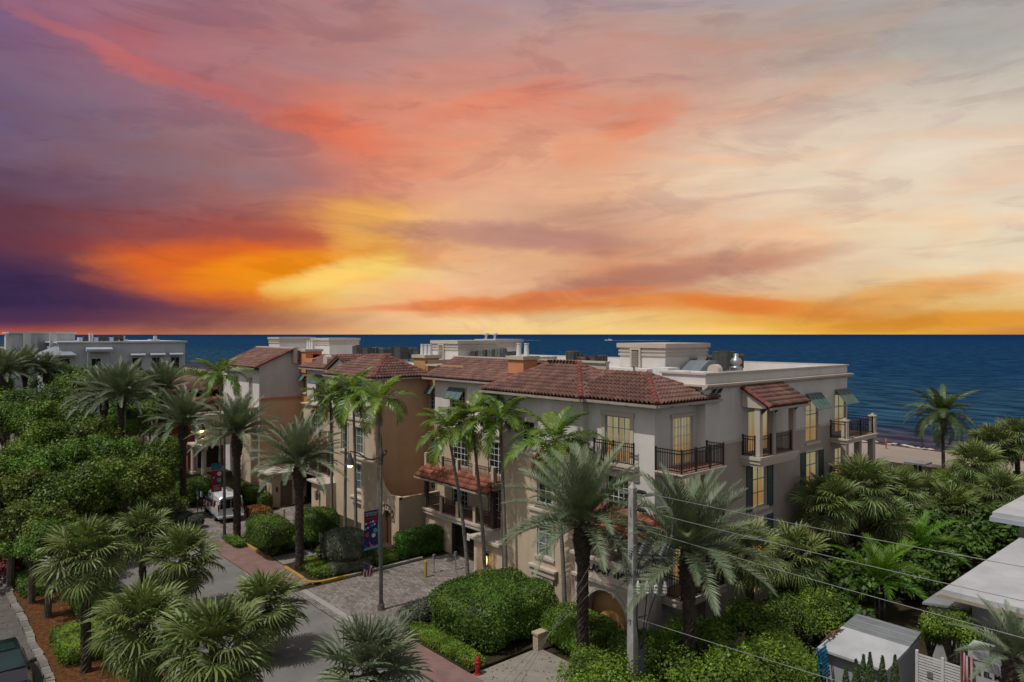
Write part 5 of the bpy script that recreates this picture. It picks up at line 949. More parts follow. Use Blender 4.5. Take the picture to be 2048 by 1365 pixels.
hedge('croton_bed', 'mixed red and green croton bush below the wall lantern', -5.2, -2.4, 9.2, 10.9, .05, 1.25, crotM, p=3, amp=.08, leaf=.14, cat='shrub'); hedge('low_green_hedge', 'green bush against the tower wall beside the croton', -2.4, -.6, 7.8, 9.6, .05, 1.2, limeM, p=3, cat='shrub')
hedge('porch_hedge', 'green hedge in front of the arched porch', -4.4, -2.0, .2, 4.2, .1, 1.75, treeM, p=3.4, amp=.06, leaf=.11); hedge('porch_hedge', 'dark hedge right of the utility pole base', -4.4, -1.9, -3.4, -.4, .1, 1.8, hedgeM, p=3.4, amp=.06, leaf=.11)
hedge_at('clipped_hedge', 'long rounded dark hedge behind the white van', 383, 63, 3.0, 4.4, .4, 2.3, hedgeM, p=4, stems=4); hedge_at('low_green_hedge', 'bright low hedge before the dark red building', 350, 68, 2.6, 5.0, .1, 1.6, brightM, p=4)
for i, (px, d, w_, h) in enumerate([(478, 64, 1.6, 1.7), (506, 62.5, 1.5, 1.7), (530, 60.5, 1.2, 1.5)]): hedge_at('round_shrub', ('round dark shrub nearest the lamp post by the annex wall', 'round dark shrub in the middle of the annex bed', 'small round shrub nearest the annex corner')[i], px, d, w_, w_, .1, h, hedgeM, p=3, cat='shrub')
hedge_at('croton_bed', 'red and green croton bed in front of the annex', 518, 58, 1.6, 3.0, .1, .9, crotM, p=3, leaf=.14, cat='shrub'); hedge_at('potted_shrub', 'round shrub beside the annex door', 590, 52, .9, .9, .1, 1.0, hedgeM, p=2.5, cat='shrub')
hedge_at('silver_shrub', 'silver green shrub left of the white van', 350, 56, 2.2, 2.2, .05, 1.1, silvM, p=2.6, amp=.08); hedge_at('low_green_hedge', 'low green hedge on the yellow kerbed island left of the van', 352, 51.5, 1.2, 3.0, .1, .6, treeM, p=5); hedge_at('silver_shrub', 'small silver shrub at the foot of the palm by the van', 392, 55, 1.2, 1.2, .05, 1.0, silvM, p=2.6, amp=.08)
hedge_at('green_shrub', 'light green shrub between lamp post and porch column', 458, 62, 1.5, 2.2, .1, 2.0, brightM, p=3, cat='shrub')
hedge_at('low_green_hedge', 'low green hedge at the foot of the van lamp post', 470, 50.5, .8, 3.0, .1, .55, treeM, p=5)
# planting strip
hedge('mulch_hedge', 'square low green hedge in the mulch beside the road kerb', -22.2, -19.2, 15.4, 19.6, .05, .8, treeM, p=8, leaf=.09); hedge('mulch_hedge', 'narrow low green hedge right of the tall fan palm', -20.3, -19.3, 9.0, 13.6, .05, .7, treeM, p=8, leaf=.09); hedge('mulch_hedge', 'dark low hedge under the road side trees', -20.6, -18.6, 20.6, 25.4, .05, .8, hedgeM, p=7)
hedge('mulch_hedge', 'dark low hedge at the left edge beside the road kerb', -22.4, -20.6, 26.6, 33, .05, .8, hedgeM, p=7); hedge('silver_shrub', 'silver shrub beside the smooth trunked fan palm', -18.9, -17.9, 9.5, 14.5, .05, .9, silvM, p=3, amp=.08); hedge('silver_shrub', 'silver shrub strip along the lane under the fan palms', -18.8, -17.9, 16, 30, .05, .7, silvM, p=3, amp=.08)
tree('red', 15, 43, 1.5, 1.2, 'dark red leaved plant at the left edge behind the hedge', zc=.7, name='red_plant', cat='shrub', trunk=False)
# shrubs along the bottom and the dark thicket beside the near building
gS = 'leafy shrubs along the bottom edge'
for i, (od, px, d, h, r_) in enumerate(row([(1150, 24.5, 2.9, 1.7), (1225, 25.5, 3.2, 1.7), (1310, 24.5, 2.9, 1.7), (1390, 25.5, 3.3, 1.8), (1470, 25.5, 3.4, 1.8), (1550, 26.5, 3.5, 1.9), (1560, 28, 3.2, 1.35), (1260, 23.3, 2.6, 1.5), (1440, 23.5, 2.8, 1.6), (1180, 27.5, 2.9, 1.3), (1360, 23.2, 2.5, 1.4), (1530, 24, 2.7, 1.5), (1580, 24.5, 2.8, 1.4), (1090, 23.2, 1.7, 1.1)])): tree('lime', px, d, h, r_, 'yellow green shrub along the bottom edge, ' + od, name='leafy_shrub', cat='shrub', group=gS, k=i)
gH = 'shrubs behind the right date palm'
for i, (od, px, d, h, r_) in enumerate(row([(1430, 31, 2.9, 1.6), (1510, 31.5, 3.3, 1.7), (1590, 32, 3.3, 1.6), (1300, 30.5, 2.2, 1.3), (1370, 32, 2.4, 1.3), (1640, 33, 3.1, 1.5), (1560, 29, 3.0, 1.5), (1470, 28.5, 2.6, 1.4)])): tree('lime' if i % 2 else 'shrub', px, d, h, r_, 'green shrub behind the right hand date palm, ' + od, name='leafy_shrub', cat='shrub', group=gH, k=i)
gG = 'dark round leaved shrubs in the side garden'
for i, (od, px, d, h, r_) in enumerate(row([(1620, 36, 3.0, 1.8), (1690, 37, 3.0, 1.9), (1650, 34, 2.6, 1.6), (1720, 40, 3.0, 1.8), (1780, 42, 2.8, 1.9), (1840, 46, 3.0, 2.0), (1890, 47, 3.0, 2.1), (1950, 49, 3.2, 2.2), (1820, 40, 2.2, 1.6), (1870, 42, 2.4, 1.6), (1990, 48, 3.0, 2.0), (1700, 33.5, 2.0, 1.4), (2030, 50, 3.2, 2.2), (1930, 45, 2.6, 1.8), (1740, 47, 3.2, 2.0), (1800, 48, 3.2, 2.0), (2040, 56, 3.5, 2.4), (1960, 55, 3.3, 2.2), (1650, 45, 2.4, 1.6)])): tree('grape', px, d, h, r_, 'dark round leaved shrub in the side garden, ' + od, name='sea_grape_shrub', cat='shrub', group=gG, k=i, trunk=False)
gD = 'low shrubs on the dune'
for i in range(14): px = 1745 + i * 24; d = 74 - (i % 3) * 4 - i * .3; tree('grape' if i % 3 else 'lime', px, d, 1.2, 1.9, 'low rounded dune shrub before the sand, ' + ORD[i], name='dune_shrub', cat='shrub', group=gD, k=i, trunk=False, zc=.25)
tree('lime', 1902, 30, 3.5, 1.35, 'yellow green round tree beside the grey shed roof', name='round_tree', k=0, zc=2.5, vs=1.15); tree('lime', 1862, 31, 2.3, .7, 'small yellow green shrub left of the croton tree', name='leafy_shrub', cat='shrub', k=1)
hedge_at('potted_plant', 'small green plant behind the white slatted gate', 1925, 30, .9, .9, .1, 1.0, limeM, p=2.5, cat='shrub')
def conifer(px, d, h, r_, label):
    x, y = at(px, d); n = 1500; t = RNG.uniform(0, 1, n) ** .8; a = RNG.uniform(0, 2 * PI, n); rr = r_ * (1 - t) ** .8 * RNG.uniform(.6, 1.05, n); P = np.stack([rr * np.cos(a), rr * np.sin(a), .1 + h * t], 1); Nn = np.stack([np.cos(a), np.sin(a), np.full(n, .8)], 1)
    V, F = leaves(P, Nn, .12, .4, .4); rt = empty('conifer_shrub', (x, y, 0), label, 'shrub', 'small conifers by the shed'); o = bpy.data.objects.new('foliage', npmesh('foliage', V, F, conM)); link(o, rt); B().tube([(0, 0, 0), (0, 0, h * .9)], [.05, .01], 6).obj('trunk', barkM, rt, local=True)
for i, (od, px, d, h) in enumerate(row([(1692, 26.3, 2.6), (1712, 26, 3.0), (1727, 26.6, 2.9), (1740, 25.8, 3.35), (1765, 26.4, 2.95), (1790, 26, 3.15), (1706, 25, 2.3), (1760, 24.8, 2.4), (1785, 24.8, 2.5), (1735, 24.6, 2.3)])): conifer(px, d, h, .42, 'small pointed conifer before the white shed, ' + od)
# ================================================================== street furniture
redM = mat('red_hydrant_paint', (.30, .018, .018), .5, .2, 5); vanW = mat('white_van_paint', (.52, .53, .55), .3, .04, 1, spec=.5, coat=.4); tyreM = mat('black_rubber', (.015, .015, .015), .85); rimM = mat('steel_rim', (.25, .25, .26), .4, metal=.7)
lampR = mat('red_tail_lamp', (.25, .01, .01), .3, spec=.5); darkP = mat('black_plastic', (.018, .018, .018), .6); carM = mat('dark_teal_car_paint', (.006, .012, .014), .2, .1, 1, spec=.5, coat=.8); carG = mat('tinted_car_glass', (.012, .03, .032), .05, spec=.8)
navyM = mat('navy_banner_cloth', (.018, .018, .10), .8); bredM = mat('red_banner_cloth', (.20, .018, .028), .8); bblueM = mat('blue_banner_cloth', (.03, .12, .20), .8); bwhM = mat('white_print', (.5, .5, .5), .8); bcyM = mat('cyan_print', (.05, .35, .48), .8); brdM = mat('bright_red_print', (.45, .03, .03), .8); bpkM = mat('pink_print', (.5, .09, .12), .8)
yelM = mat('yellow_bollard_paint', (.36, .25, .04), .6, .2, 5); wireM = mat('aluminium_wire', (.21, .21, .205), .5, metal=.3); stripM = mat('flag_white', (.48, .46, .44), .8); fredM = mat('flag_red', (.24, .018, .03), .8); fblueM = mat('flag_blue', (.02, .025, .09), .8)
def point(loc, e, parent=None, r=.08, c=(1, .7, .38)):
    l = bpy.data.lights.new('lamp_light', 'POINT'); l.energy = e; l.color = c; l.shadow_soft_size = r; o = bpy.data.objects.new('lamp_light', l); link(o, parent); o.location = loc; return o
def lamp_post(x, y, label, arm, lit=True, hp=9.4, m=None):
    r_ = empty('street_lamp', (x, y, 0), label, 'street lamp', 'street lamps with hanging bell shades'); L = dict(local=True); m = m or poleg
    B().lathe([(.2, 0), (.2, .3), (.13, .4), (.11, .6), (.10, 3.2), (.115, 3.25), (.115, 3.35), (.09, 3.4), (.075, 7.9)], n=14).obj('pole', m, r_, **L)
    B().lathe([(.08, 7.9), (.12, 8.0), (.12, 8.15), (.15, 8.3), (.15, 8.5), (.10, 8.7), (.07, 8.8), (.06, 9.3), (.04, 9.45), (.02, 9.6)], n=12).obj('finial', polem, r_, **L)
    K = 14; pts = [(-arm * k / K, 0, 8.42 - .25 * math.sin(PI * min(1, k / K * 1.4)) * (k / K < .72) + .42 * (k / K) ** 1.5) for k in range(K + 1)]
    B().tube(pts, [.06 - .03 * k / K for k in range(K + 1)], 8).obj('arm', polem, r_, **L); B().tube([(.1, 0, 8.4), (.28, 0, 8.42), (.36, 0, 8.52), (.34, 0, 8.64), (.27, 0, 8.64)], [.06, .05, .045, .04, .05], 8).obj('scroll', polem, r_, **L)
    sh_ = B().lathe([(.03, .35), (.06, .33), (.10, .2), (.12, .1), (.16, .02), (.22, -.22), (.27, -.3), (.24, -.3), (.18, -.18)], (-arm, 0, 8.42), 14).obj('lamp_shade', polem, r_, **L)
    if lit:
        B().lathe([(.05, -.2), (.13, -.27), (.14, -.34), (.10, -.42), (.03, -.45)], (-arm, 0, 8.42), 12).obj('bulb', lampM, r_, smooth=True, **L); point((-arm, 0, 7.85), 45, r_, .12)
    return r_
lamp_post(-7.83, 12.4, 'tall lit street lamp with a navy balloon banner beside the paved drive', 1.87); lamp_post(-9.5, 31.7, 'lit street lamp with a red banner beside the white van', 1.6)
for px, d, lab in ((250, 66, 'dark street lamp between the twin date palms'), (182, 78, 'distant street lamp carrying a red banner above the trees'), (106, 84, 'distant street lamp with a camera box and navy banner')): x, y = at(px, d); lamp_post(x, y, lab, 1.7, False)
def disc(b, P, a, z, r_, n=14): b.poly([P(a + r_ * math.cos(2 * PI * k / n), z + r_ * math.sin(2 * PI * k / n)) for k in range(n)])
def banner(x, y, z0, w, h, label, kind):
    """cloth hangs west of its pole on two rods, printed both sides"""
    r_ = empty('street_banner', (x, y, z0), label, 'banner', 'street banners'); L = dict(local=True)
    b = B(); n = 8
    for k in range(n):
        f = lambda t: .03 * math.sin(t * 5)
        b.prism([(-w * k / n - .1, f(k / n), 0), (-w * (k + 1) / n - .1, f((k + 1) / n), 0), (-w * (k + 1) / n - .1, f((k + 1) / n), h), (-w * k / n - .1, f(k / n), h)], (0, .006, 0))
    c = b.obj('cloth', navyM if kind == 'navy' else bredM, r_, **L); q = B(); q.tube([(0, 0, h), (-w - .12, 0, h)], .015, 6); q.obj('rod', polem, r_, **L); q = B(); q.tube([(0, 0, 0), (-w - .12, 0, 0)], .015, 6); q.obj('rod', polem, r_, **L)
    f = lambda a: .03 * math.sin(a * 5) - .006; P = lambda a, z: (-.1 - w * (1 - a), f(1 - a), z * h)     # a: 0 left .. 1 pole side, z: 0 .. 1
    def shape(name, m, fn): s = B(); fn(s); s.obj(name, m, r_, **L)
    def rect(s, a0, a1, z0_, z1): 
        for k in range(4): p, q_ = a0 + (a1 - a0) * k / 4, a0 + (a1 - a0) * (k + 1) / 4; s.quad(P(p, z0_), P(q_, z0_), P(q_, z1), P(p, z1))
    asp = w / h
    def circ(s, a, z, rr): s.poly([P(a + rr * math.cos(2 * PI * k / 14), z + rr * asp * math.sin(2 * PI * k / 14)) for k in range(14)])
    def txt(t, size, z, m, it=0): text_obj(t, size, Matrix.Translation((-.1 - w / 2, -.045, z * h)) @ Matrix.Rotation(R(90), 4, 'X'), m, r_, depth=.001)
    if kind == 'navy':
        shape('red_band', bredM, lambda s: rect(s, .05, .95, .76, .84)); txt('LAUDERDALE', .125, .925, bwhM); txt('BY-THE-SEA', .125, .87, bwhM); txt('Time out', .17, .775, brdM)
        for k in range(5): shape('pennant', (bwhM, brdM, bcyM, bwhM, brdM)[k], lambda s, k=k: rect(s, .06 + k * .18, .19 + k * .18, .66 + k * .008, .71 + k * .008)); shape('pennant', (bcyM, bwhM, brdM, bcyM, bwhM)[k], lambda s, k=k: rect(s, .04 + k * .17, .15 + k * .17, .53 + k * .02, .58 + k * .02))
        shape('balloon', brdM, lambda s: circ(s, .2, .4, .14)); shape('balloon', bcyM, lambda s: circ(s, .83, .47, .14)); shape('balloon', bwhM, lambda s: circ(s, .7, .35, .14))
        shape('water', bcyM, lambda s: s.poly([P(0, .02), P(1, .02), P(1, .10), P(.8, .08), (P(.5, .05)), P(.25, .09), P(0, .07)])); shape('flamingo', bpkM, lambda s: s.poly([P(.45, .06), P(.75, .05), P(.72, .1), P(.5, .15), P(.42, .22), P(.35, .21), P(.40, .14)]))
        for k in range(14): shape('confetti', (bwhM, bcyM, bpkM)[k % 3], lambda s, k=k: circ(s, .08 + (k * .37) % .85, .12 + (k * .23) % .36, .018))
    else:
        shape('blue_field', bblueM, lambda s: rect(s, 0, 1, .76, 1)); txt('LAUDERDALE', .10, .90, bcyM); txt('BY-THE-SEA', .10, .83, bcyM); shape('wave_line', bwhM, lambda s: rect(s, 0, 1, .75, .765))
        shape('medallion', bwhM, lambda s: circ(s, .78, .62, .21)); shape('medallion', bcyM, lambda s: circ(s, .76, .40, .2)); shape('crescent', bcyM, lambda s: circ(s, .25, .5, .1)); txt('AMERICA', .12, .18, bwhM); txt('250', .3, .05, bwhM)
    return r_
banner(-7.92, 12.4, 3.4, .85, 2.1, 'navy banner with balloons and a flamingo on the near lamp post', 'navy'); banner(-9.6, 31.7, 3.55, .75, 2.05, 'red and blue banner reading 250 above the white van', 'red')
x, y = at(182, 78); banner(x - .1, y, 4.2, .85, 2.0, 'distant red and blue banner among the treetops', 'red'); x, y = at(106, 84); banner(x - .1, y, 5.1, .85, 1.9, 'distant navy banner at the far left', 'navy')
def flag(x, y, z, dx, dz, label, w=.95, h=.55, az=PI, drop=.8):
    r_ = empty('flag', (x, y, z), label, 'flag', 'flags on angled staffs'); ca, sa = math.cos(az), math.sin(az); tip = (dx * ca, dx * sa, dz); B().tube([(0, 0, 0), tip], .018, 6).obj('staff', wireM, r_, local=True); n = 7
    def P(a, t): # a along the staff from the tip, t down the cloth
        return (tip[0] * (1 - a * .62) + .12 * t * ca + .05 * math.sin(t * 6 + a * 4), tip[1] * (1 - a * .62) + .12 * t * sa + .06 * math.cos(t * 5 + a * 3), tip[2] * (1 - a * .62) - drop * t * (1 + .15 * math.sin(a * 5)))
    for k in range(n):
        b = B(); m = 6; t0 = .42 if k < 4 else 0
        for j in range(m):
            ta, tb = t0 + (1 - t0) * j / m, t0 + (1 - t0) * (j + 1) / m; b.quad(P(k / n, ta), P((k + 1) / n, ta), P((k + 1) / n, tb), P(k / n, tb))
        b.obj('stripe', stripM if k % 2 else fredM, r_, local=True)
    b = B()
    for j in range(4): b.quad(P(0, .42 * j / 4), P(4 / n, .42 * j / 4), P(4 / n, .42 * (j + 1) / 4), P(0, .42 * (j + 1) / 4))
    b.obj('canton', fblueM, r_, local=True); return r_
flag(-7.95, 12.4, 2.25, .95, .55, 'small striped flag on the near lamp post', drop=.62); flag(-9.6, 31.7, 2.55, 1.25, .75, 'small striped flag on the lamp post by the van', drop=.5); x, y = at(106, 84); flag(x - .1, y, 3.6, 1.5, 1.0, 'distant striped flag at the far left lamp post', drop=1.0)
# ------------------------------------------------------------------ utility pole and its wires
up = empty('utility_pole', (-5.91, -3.47, 0), 'square grey concrete utility pole with insulators in front of the porch', 'utility pole'); L = dict(local=True)
b = B(); b.v += [(s * .17, t * .17, 0) for s, t in ((-1, -1), (1, -1), (1, 1), (-1, 1))] + [(s * .12, t * .12, 8.95) for s, t in ((-1, -1), (1, -1), (1, 1), (-1, 1))] + [(0, 0, 9.22)]; b.f += [(0, 1, 5, 4), (1, 2, 6, 5), (2, 3, 7, 6), (3, 0, 4, 7), (4, 5, 8), (5, 6, 8), (6, 7, 8), (7, 4, 8)]; b.obj('shaft', polec, up, **L)
for z in (8.85, 8.15, 7.4):
    B().lathe([(.03, -.22), (.075, -.2), (.075, -.14), (.05, -.13), (.075, -.1), (.075, -.04), (.05, -.03), (.075, 0), (.075, .06), (.05, .07), (.075, .1), (.03, .2)], n=10).obj('insulator', darkP, up, **L).matrix_local = Matrix.Translation((.02, -.45, z)) @ Matrix.Rotation(R(90), 4, 'X'); B().bar((0, -.15, z), (0, -.3, z), .04, .04).obj('bolt', steel, up, **L)
EQ = Vector((.753, -.658, 0))
def eq(a, z, o=0.): return tuple(EQ * a + Vector((.658, .753, 0)) * o + Vector((0, 0, z)))
B().bar(eq(-.5, 8.75), eq(1.15, 8.7), .05, .05).obj('cross_arm', steel, up, **L); B().bar(eq(0, 6.25), eq(1.35, 6.2), .08, .08).obj('cross_arm', steel, up, **L); B().bar(eq(0, 4.75), eq(1.3, 4.75), .08, .08).obj('cross_arm', steel, up, **L)
INS = [(.03, 0), (.11, .05), (.06, .09), (.11, .15), (.06, .19), (.11, .25), (.06, .29), (.11, .35), (.06, .39), (.11, .45), (.03, .52)]
for a, z, t in ((-.15, 6.3, 25), (.25, 6.35, 25), (.65, 6.35, 25), (1.05, 6.3, 25), (.0, 5.55, -70), (.45, 5.6, -70), (.9, 5.55, -70)): B().lathe(INS, n=10).obj('cutout_insulator', steel if t > 0 else acG, up, **L).matrix_local = Matrix.Translation(eq(a, z, -.1)) @ Matrix.Rotation(R(t), 4, (.658, .753, 0))
for a in (.2, .55, .9, 1.25): B().lathe([(.07, 0), (.10, .06), (.07, .12), (.10, .18), (.07, .24), (.10, .3), (.07, .36), (.04, .52)], eq(a, 4.8, -.08), 10).obj('cable_termination', plastic_w, up, **L)
B().box(.55, .95, -.55, -.25, 5.0, 5.75).obj('switch_box', trimm, up, **L)
for k, pts in enumerate(([eq(.1, 8.7), eq(-.1, 7.9, -.1), eq(.45, 7.2, -.1), eq(.55, 6.7, -.1)], [eq(.2, 7.5, -.1), eq(1.2, 7.3, -.1), eq(1.3, 6.9, -.1), eq(1.15, 6.6, -.1)], [eq(.9, 8.2, -.1), eq(1.5, 8.1, -.1), eq(1.5, 7.0, -.1), eq(1.25, 6.4, -.1)], [eq(.35, 6.3, -.1), eq(.2, 5.9, -.1), eq(.25, 5.3, -.1)], [eq(.75, 6.3, -.1), eq(.9, 5.8, -.1), eq(.6, 5.3, -.1)], [eq(1.15, 6.2, -.1), eq(1.45, 5.7, -.1), eq(1.25, 5.3, -.1)], [eq(.2, 4.8, -.08), eq(.15, 3.8, -.08), eq(.3, 2.6)], [eq(.55, 4.8, -.08), eq(.45, 3.8, -.08), eq(.34, 2.6)], [eq(.9, 4.8, -.08), eq(.6, 3.9, -.08), eq(.38, 2.6)])):
    P_ = [Vector(p) for p in pts]; q = []
    for j_ in range(len(P_) - 1):
        for t in range(6):
            p0, p1, p2, p3 = P_[max(0, j_ - 1)], P_[j_], P_[j_ + 1], P_[min(len(P_) - 1, j_ + 2)]; t_ = t / 6
            q.append(.5 * ((2 * p1) + (p2 - p0) * t_ + (2 * p0 - 5 * p1 + 4 * p2 - p3) * t_ ** 2 + (3 * p1 - p0 - 3 * p2 + p3) * t_ ** 3))
    q.append(P_[-1]); B().tube(q, .026, 6).obj('jumper_cable', wireM if k < 3 else darkP, up, **L)
B().box(.2, .52, -.16, .12, 0, 2.7).obj('conduit', mat('grey_conduit', (.17, .19, .21), .6, .1, 3), up, **L); B().bar((-.25, 0, 3.8), (.75, -.1, 3.75), .06, .06).obj('cable_bracket', wireM, up, **L)
def wire(label, p, q, sag, r_=.011, n=26, name='overhead_wire'):
    p, q = Vector(p), Vector(q); o = B().tube([p.lerp(q, k / n) - Vector((0, 0, sag * 4 * (k / n) * (1 - k / n))) for k in range(n + 1)], r_, 6).obj(name, wireM); return tag(o, label, 'wire', 'wires from the utility pole')
wire('topmost overhead wire running right from the utility pole', (-5.9, -4.15, 8.85), (-5.9, -42, 10.8), .55); wire('middle overhead wire running right from the utility pole', (-5.9, -4.15, 8.15), (-5.9, -42, 9.4), .5); wire('lowest of three overhead wires running right from the utility pole', (-5.9, -4.15, 7.4), (-5.9, -42, 8.0), .5)
wire('thin cable leaving the utility pole just above the shrubs', (-5.8, -3.6, 3.8), (-5.6, -40, 7.0), .4, .014)
for k, (x, y) in enumerate(((-8.6, .6), (-8.3, 1.2), (-8.0, 1.9))): wire(('steepest guy wire', 'middle guy wire', 'flattest guy wire')[k] + ' anchored left of the utility pole', (-5.95, -3.4, 8.6 - k * 1.1), (x, y, .1), .0, .010, 4, 'guy_wire')
# ------------------------------------------------------------------ van and car
def wheel(root, x, y, r_=.36, w=.24):
    t = B().lathe([(r_ * .62, -w / 2), (r_ * .95, -w / 2), (r_, -w * .3), (r_, w * .3), (r_ * .95, w / 2), (r_ * .62, w / 2)], n=20).obj('wheel', tyreM, root, local=True); t.matrix_local = Matrix.Translation((x, y, r_)) @ Matrix.Rotation(R(90), 4, 'Y')
    B().lathe([(.05, -w / 2 - .01), (r_ * .45, -w / 2 - .015), (r_ * .64, -w / 2 + .02), (r_ * .64, w / 2 - .02), (r_ * .4, w / 2)], n=16).obj('rim', rimM, t, local=True)
def loft(b, secs):
    """secs: list of rings with equal point counts"""
    n = len(secs[0]); o = len(b.v)
    for s in secs: b.v += list(s)
    for i in range(len(secs) - 1):
        for k in range(n): b.f.append((o + i * n + k, o + i * n + (k + 1) % n, o + (i + 1) * n + (k + 1) % n, o + (i + 1) * n + k))
    b.f.append(tuple(o + k for k in range(n))[::-1]); b.f.append(tuple(o + (len(secs) - 1) * n + k for k in range(n))); return b
def ring(y, w0, w1, z0, z1, zb): # body section: sill, belt and roof
    return [(-w0 + .06, y, z0), (-w0, y, z0 + .12), (-w0, y, zb), (-w1, y, z1 - .14), (-w1 + .2, y, z1), (0, y, z1 + .03), (w1 - .2, y, z1), (w1, y, z1 - .14), (w0, y, zb), (w0, y, z0 + .12), (w0 - .06, y, z0)]
vn = empty('cargo_van', (0, 0, 0), 'white cargo van parked with its rear doors towards the drive', 'van')
b = B(); loft(b, [ring(0, .98, .84, .38, 2.02, 1.15), ring(.12, 1.0, .88, .34, 2.1, 1.15), ring(3.7, 1.0, .88, .34, 2.1, 1.15), ring(4.25, .99, .78, .34, 1.75, 1.12), ring(4.55, .97, .78, .34, 1.22, 1.1), ring(5.35, .93, .8, .36, 1.06, .95), ring(5.5, .86, .75, .42, .9, .8)]); b.obj('body', vanW, vn, **L)
for s in (-1, 1):
    B().prism([(s * .03, -.015, 1.14), (s * .84, -.015, 1.14), (s * .76, -.015, 1.84), (s * .03, -.015, 1.88)], (0, .03, 0)).obj('rear_window', glassD, vn, **L); B().box(s * .88, s * .985, -.02, .1, 1.0, 1.5).obj('tail_lamp', lampR, vn, **L)
    for y in (1.1, 4.55): wheel(vn, s * .88, y)
    B().prism([(s * 1.002, 3.55, 1.22), (s * 1.002, 4.2, 1.22), (s * .90, 3.95, 1.78), (s * .905, 3.55, 1.8)], (s * .012, 0, 0)).obj('side_window', glassD, vn, **L); B().box(s * 1.0, s * 1.2, 4.15, 4.28, 1.2, 1.45).obj('mirror', darkP, vn, **L)
    B().prism([(s * 1.001, 2.85, .5), (s * 1.001, 3.25, .5), (s * .90, 3.25, 1.93), (s * .90, 2.85, 1.93)], (s * .006, 0, 0)).obj('grey_stripe', mat('grey_van_stripe', (.17, .18, .20), .4), vn, **L)
b = B().box(-.98, .98, -.16, .06, .38, .56); b.obj('bumper', vanW, vn, **L, bevel=.03); B().box(-.9, .9, -.1, .4, .28, .38).obj('underbody', darkP, vn, **L); pl = B().box(.1, .5, -.03, -.005, .86, 1.02).obj('number_plate', darkP, vn, **L)
text_obj('R', .34, Matrix.Translation((-1.012, 1.55, 1.3)) @ Matrix.Rotation(R(-90), 4, 'Z') @ Matrix.Rotation(R(90), 4, 'X'), darkP, vn, 'side_mark', .004); B().box(-1.01, -1.004, 1.0, 2.0, 1.18, 1.2).obj('side_mark_line', darkP, vn, **L); B().box(-.004, .004, -.012, .0, .6, 1.9).obj('door_gap', darkP, vn, **L)
vn.location = (-7.5, 36.0, .01); vn.rotation_euler = (0, 0, R(-6))
cr = empty('parked_car', (0, 0, 0), 'dark car with a sunroof parked beside the kerb at the bottom left', 'car')
def cring(y, w, z0, z1): return [(-w + .1, y, z0), (-w, y, z0 + .15), (-w, y, z1 - .12), (-w + .18, y, z1), (0, y, z1 + .03), (w - .18, y, z1), (w, y, z1 - .12), (w, y, z0 + .15), (w - .1, y, z0)]
b = B(); loft(b, [cring(0, .72, .35, .72), cring(.2, .86, .28, .82), cring(1.25, .92, .25, .98), cring(3.6, .93, .25, 1.02), cring(4.3, .9, .3, 1.0), cring(4.55, .8, .4, .85)]); o = b.obj('body', carM, cr, **L, smooth=False, bevel=.04)
b = B(); b.v += [(s * a, y, z) for (a, y, z) in ((.82, 1.2, .97), (.82, 4.1, 1.0), (.62, 3.6, 1.5), (.62, 2.0, 1.52)) for s in (-1, 1)]; b.f += [(0, 1, 7, 6), (6, 7, 5, 4), (4, 5, 3, 2), (0, 6, 4, 2), (1, 3, 5, 7)]; b.obj('cabin', carM, cr, **L)
b = B().prism([(-.74, 1.24, 1.01), (.74, 1.24, 1.01), (.57, 1.95, 1.49), (-.57, 1.95, 1.49)], (0, -.02, .025)); b.obj('windscreen', carG, cr, **L); B().prism([(-.45, 2.15, 1.535), (.45, 2.15, 1.535), (.45, 2.95, 1.53), (-.45, 2.95, 1.53)], (0, 0, .012)).obj('sunroof', carG, cr, **L)
for s in (-1, 1):
    B().prism([(s * .80, 1.5, 1.05), (s * .80, 3.9, 1.07), (s * .635, 3.5, 1.46), (s * .645, 2.1, 1.47)], (s * .02, 0, .01)).obj('side_window', carG, cr, **L); B().box(s * .92, s * 1.14, 1.45, 1.6, .98, 1.14).obj('mirror', carM, cr, **L, bevel=.03)
    for y in (.85, 3.65): wheel(cr, s * .82, y, .34, .22)
    B().box(s * .5, s * .8, .02, .12, .6, .72).obj('headlamp', glassB, cr, **L)
cr.location = (-24.35, 13.4, .01)
# ------------------------------------------------------------------ small things on the ground
hy = empty('fire_hydrant', (-8.45, 3.15, .02), 'red fire hydrant at the corner of the pink walk', 'hydrant'); B().lathe([(.17, 0), (.17, .05), (.11, .07), (.11, .5), (.15, .52), (.15, .57), (.12, .6), (.11, .68), (.07, .76), (.03, .8), (.03, .86)], n=14).obj('barrel', redM, hy, **L)
for a in (0, 120, 240): B().tube([(.08 * math.cos(R(a)), .08 * math.sin(R(a)), .42), (.2 * math.cos(R(a)), .2 * math.sin(R(a)), .42)], [.06, .065], 10).obj('nozzle', redM, hy, **L)
def bollard(x, y, lab, m, h=1.05, r_=.085): o = B().lathe([(r_, 0), (r_, h - .06), (r_ * .8, h - .02), (r_ * .4, h)], (x, y, .01), 12).obj('bollard', m); tag(o, lab, 'bollard')
bollard(-3.07, 15.1, 'yellow pipe bollard on the paved drive', yelM); x, y = at(568, 57); bollard(x, y, 'yellow bollard beside the annex door', yelM, 1.0)
for x, y, lab in ((-2.2, 15.45, 'grey entry keypad post beside the yellow bollard'), (-.85, 15.0, 'grey post nearest the iron gate')): k = empty('keypad_post', (x, y, .01), lab, 'post'); B().lathe([(.035, 0), (.035, .95)], n=8).obj('post', steel, k, **L); B().box(-.07, .07, -.09, .09, .85, 1.15).obj('keypad', acG, k, **L)
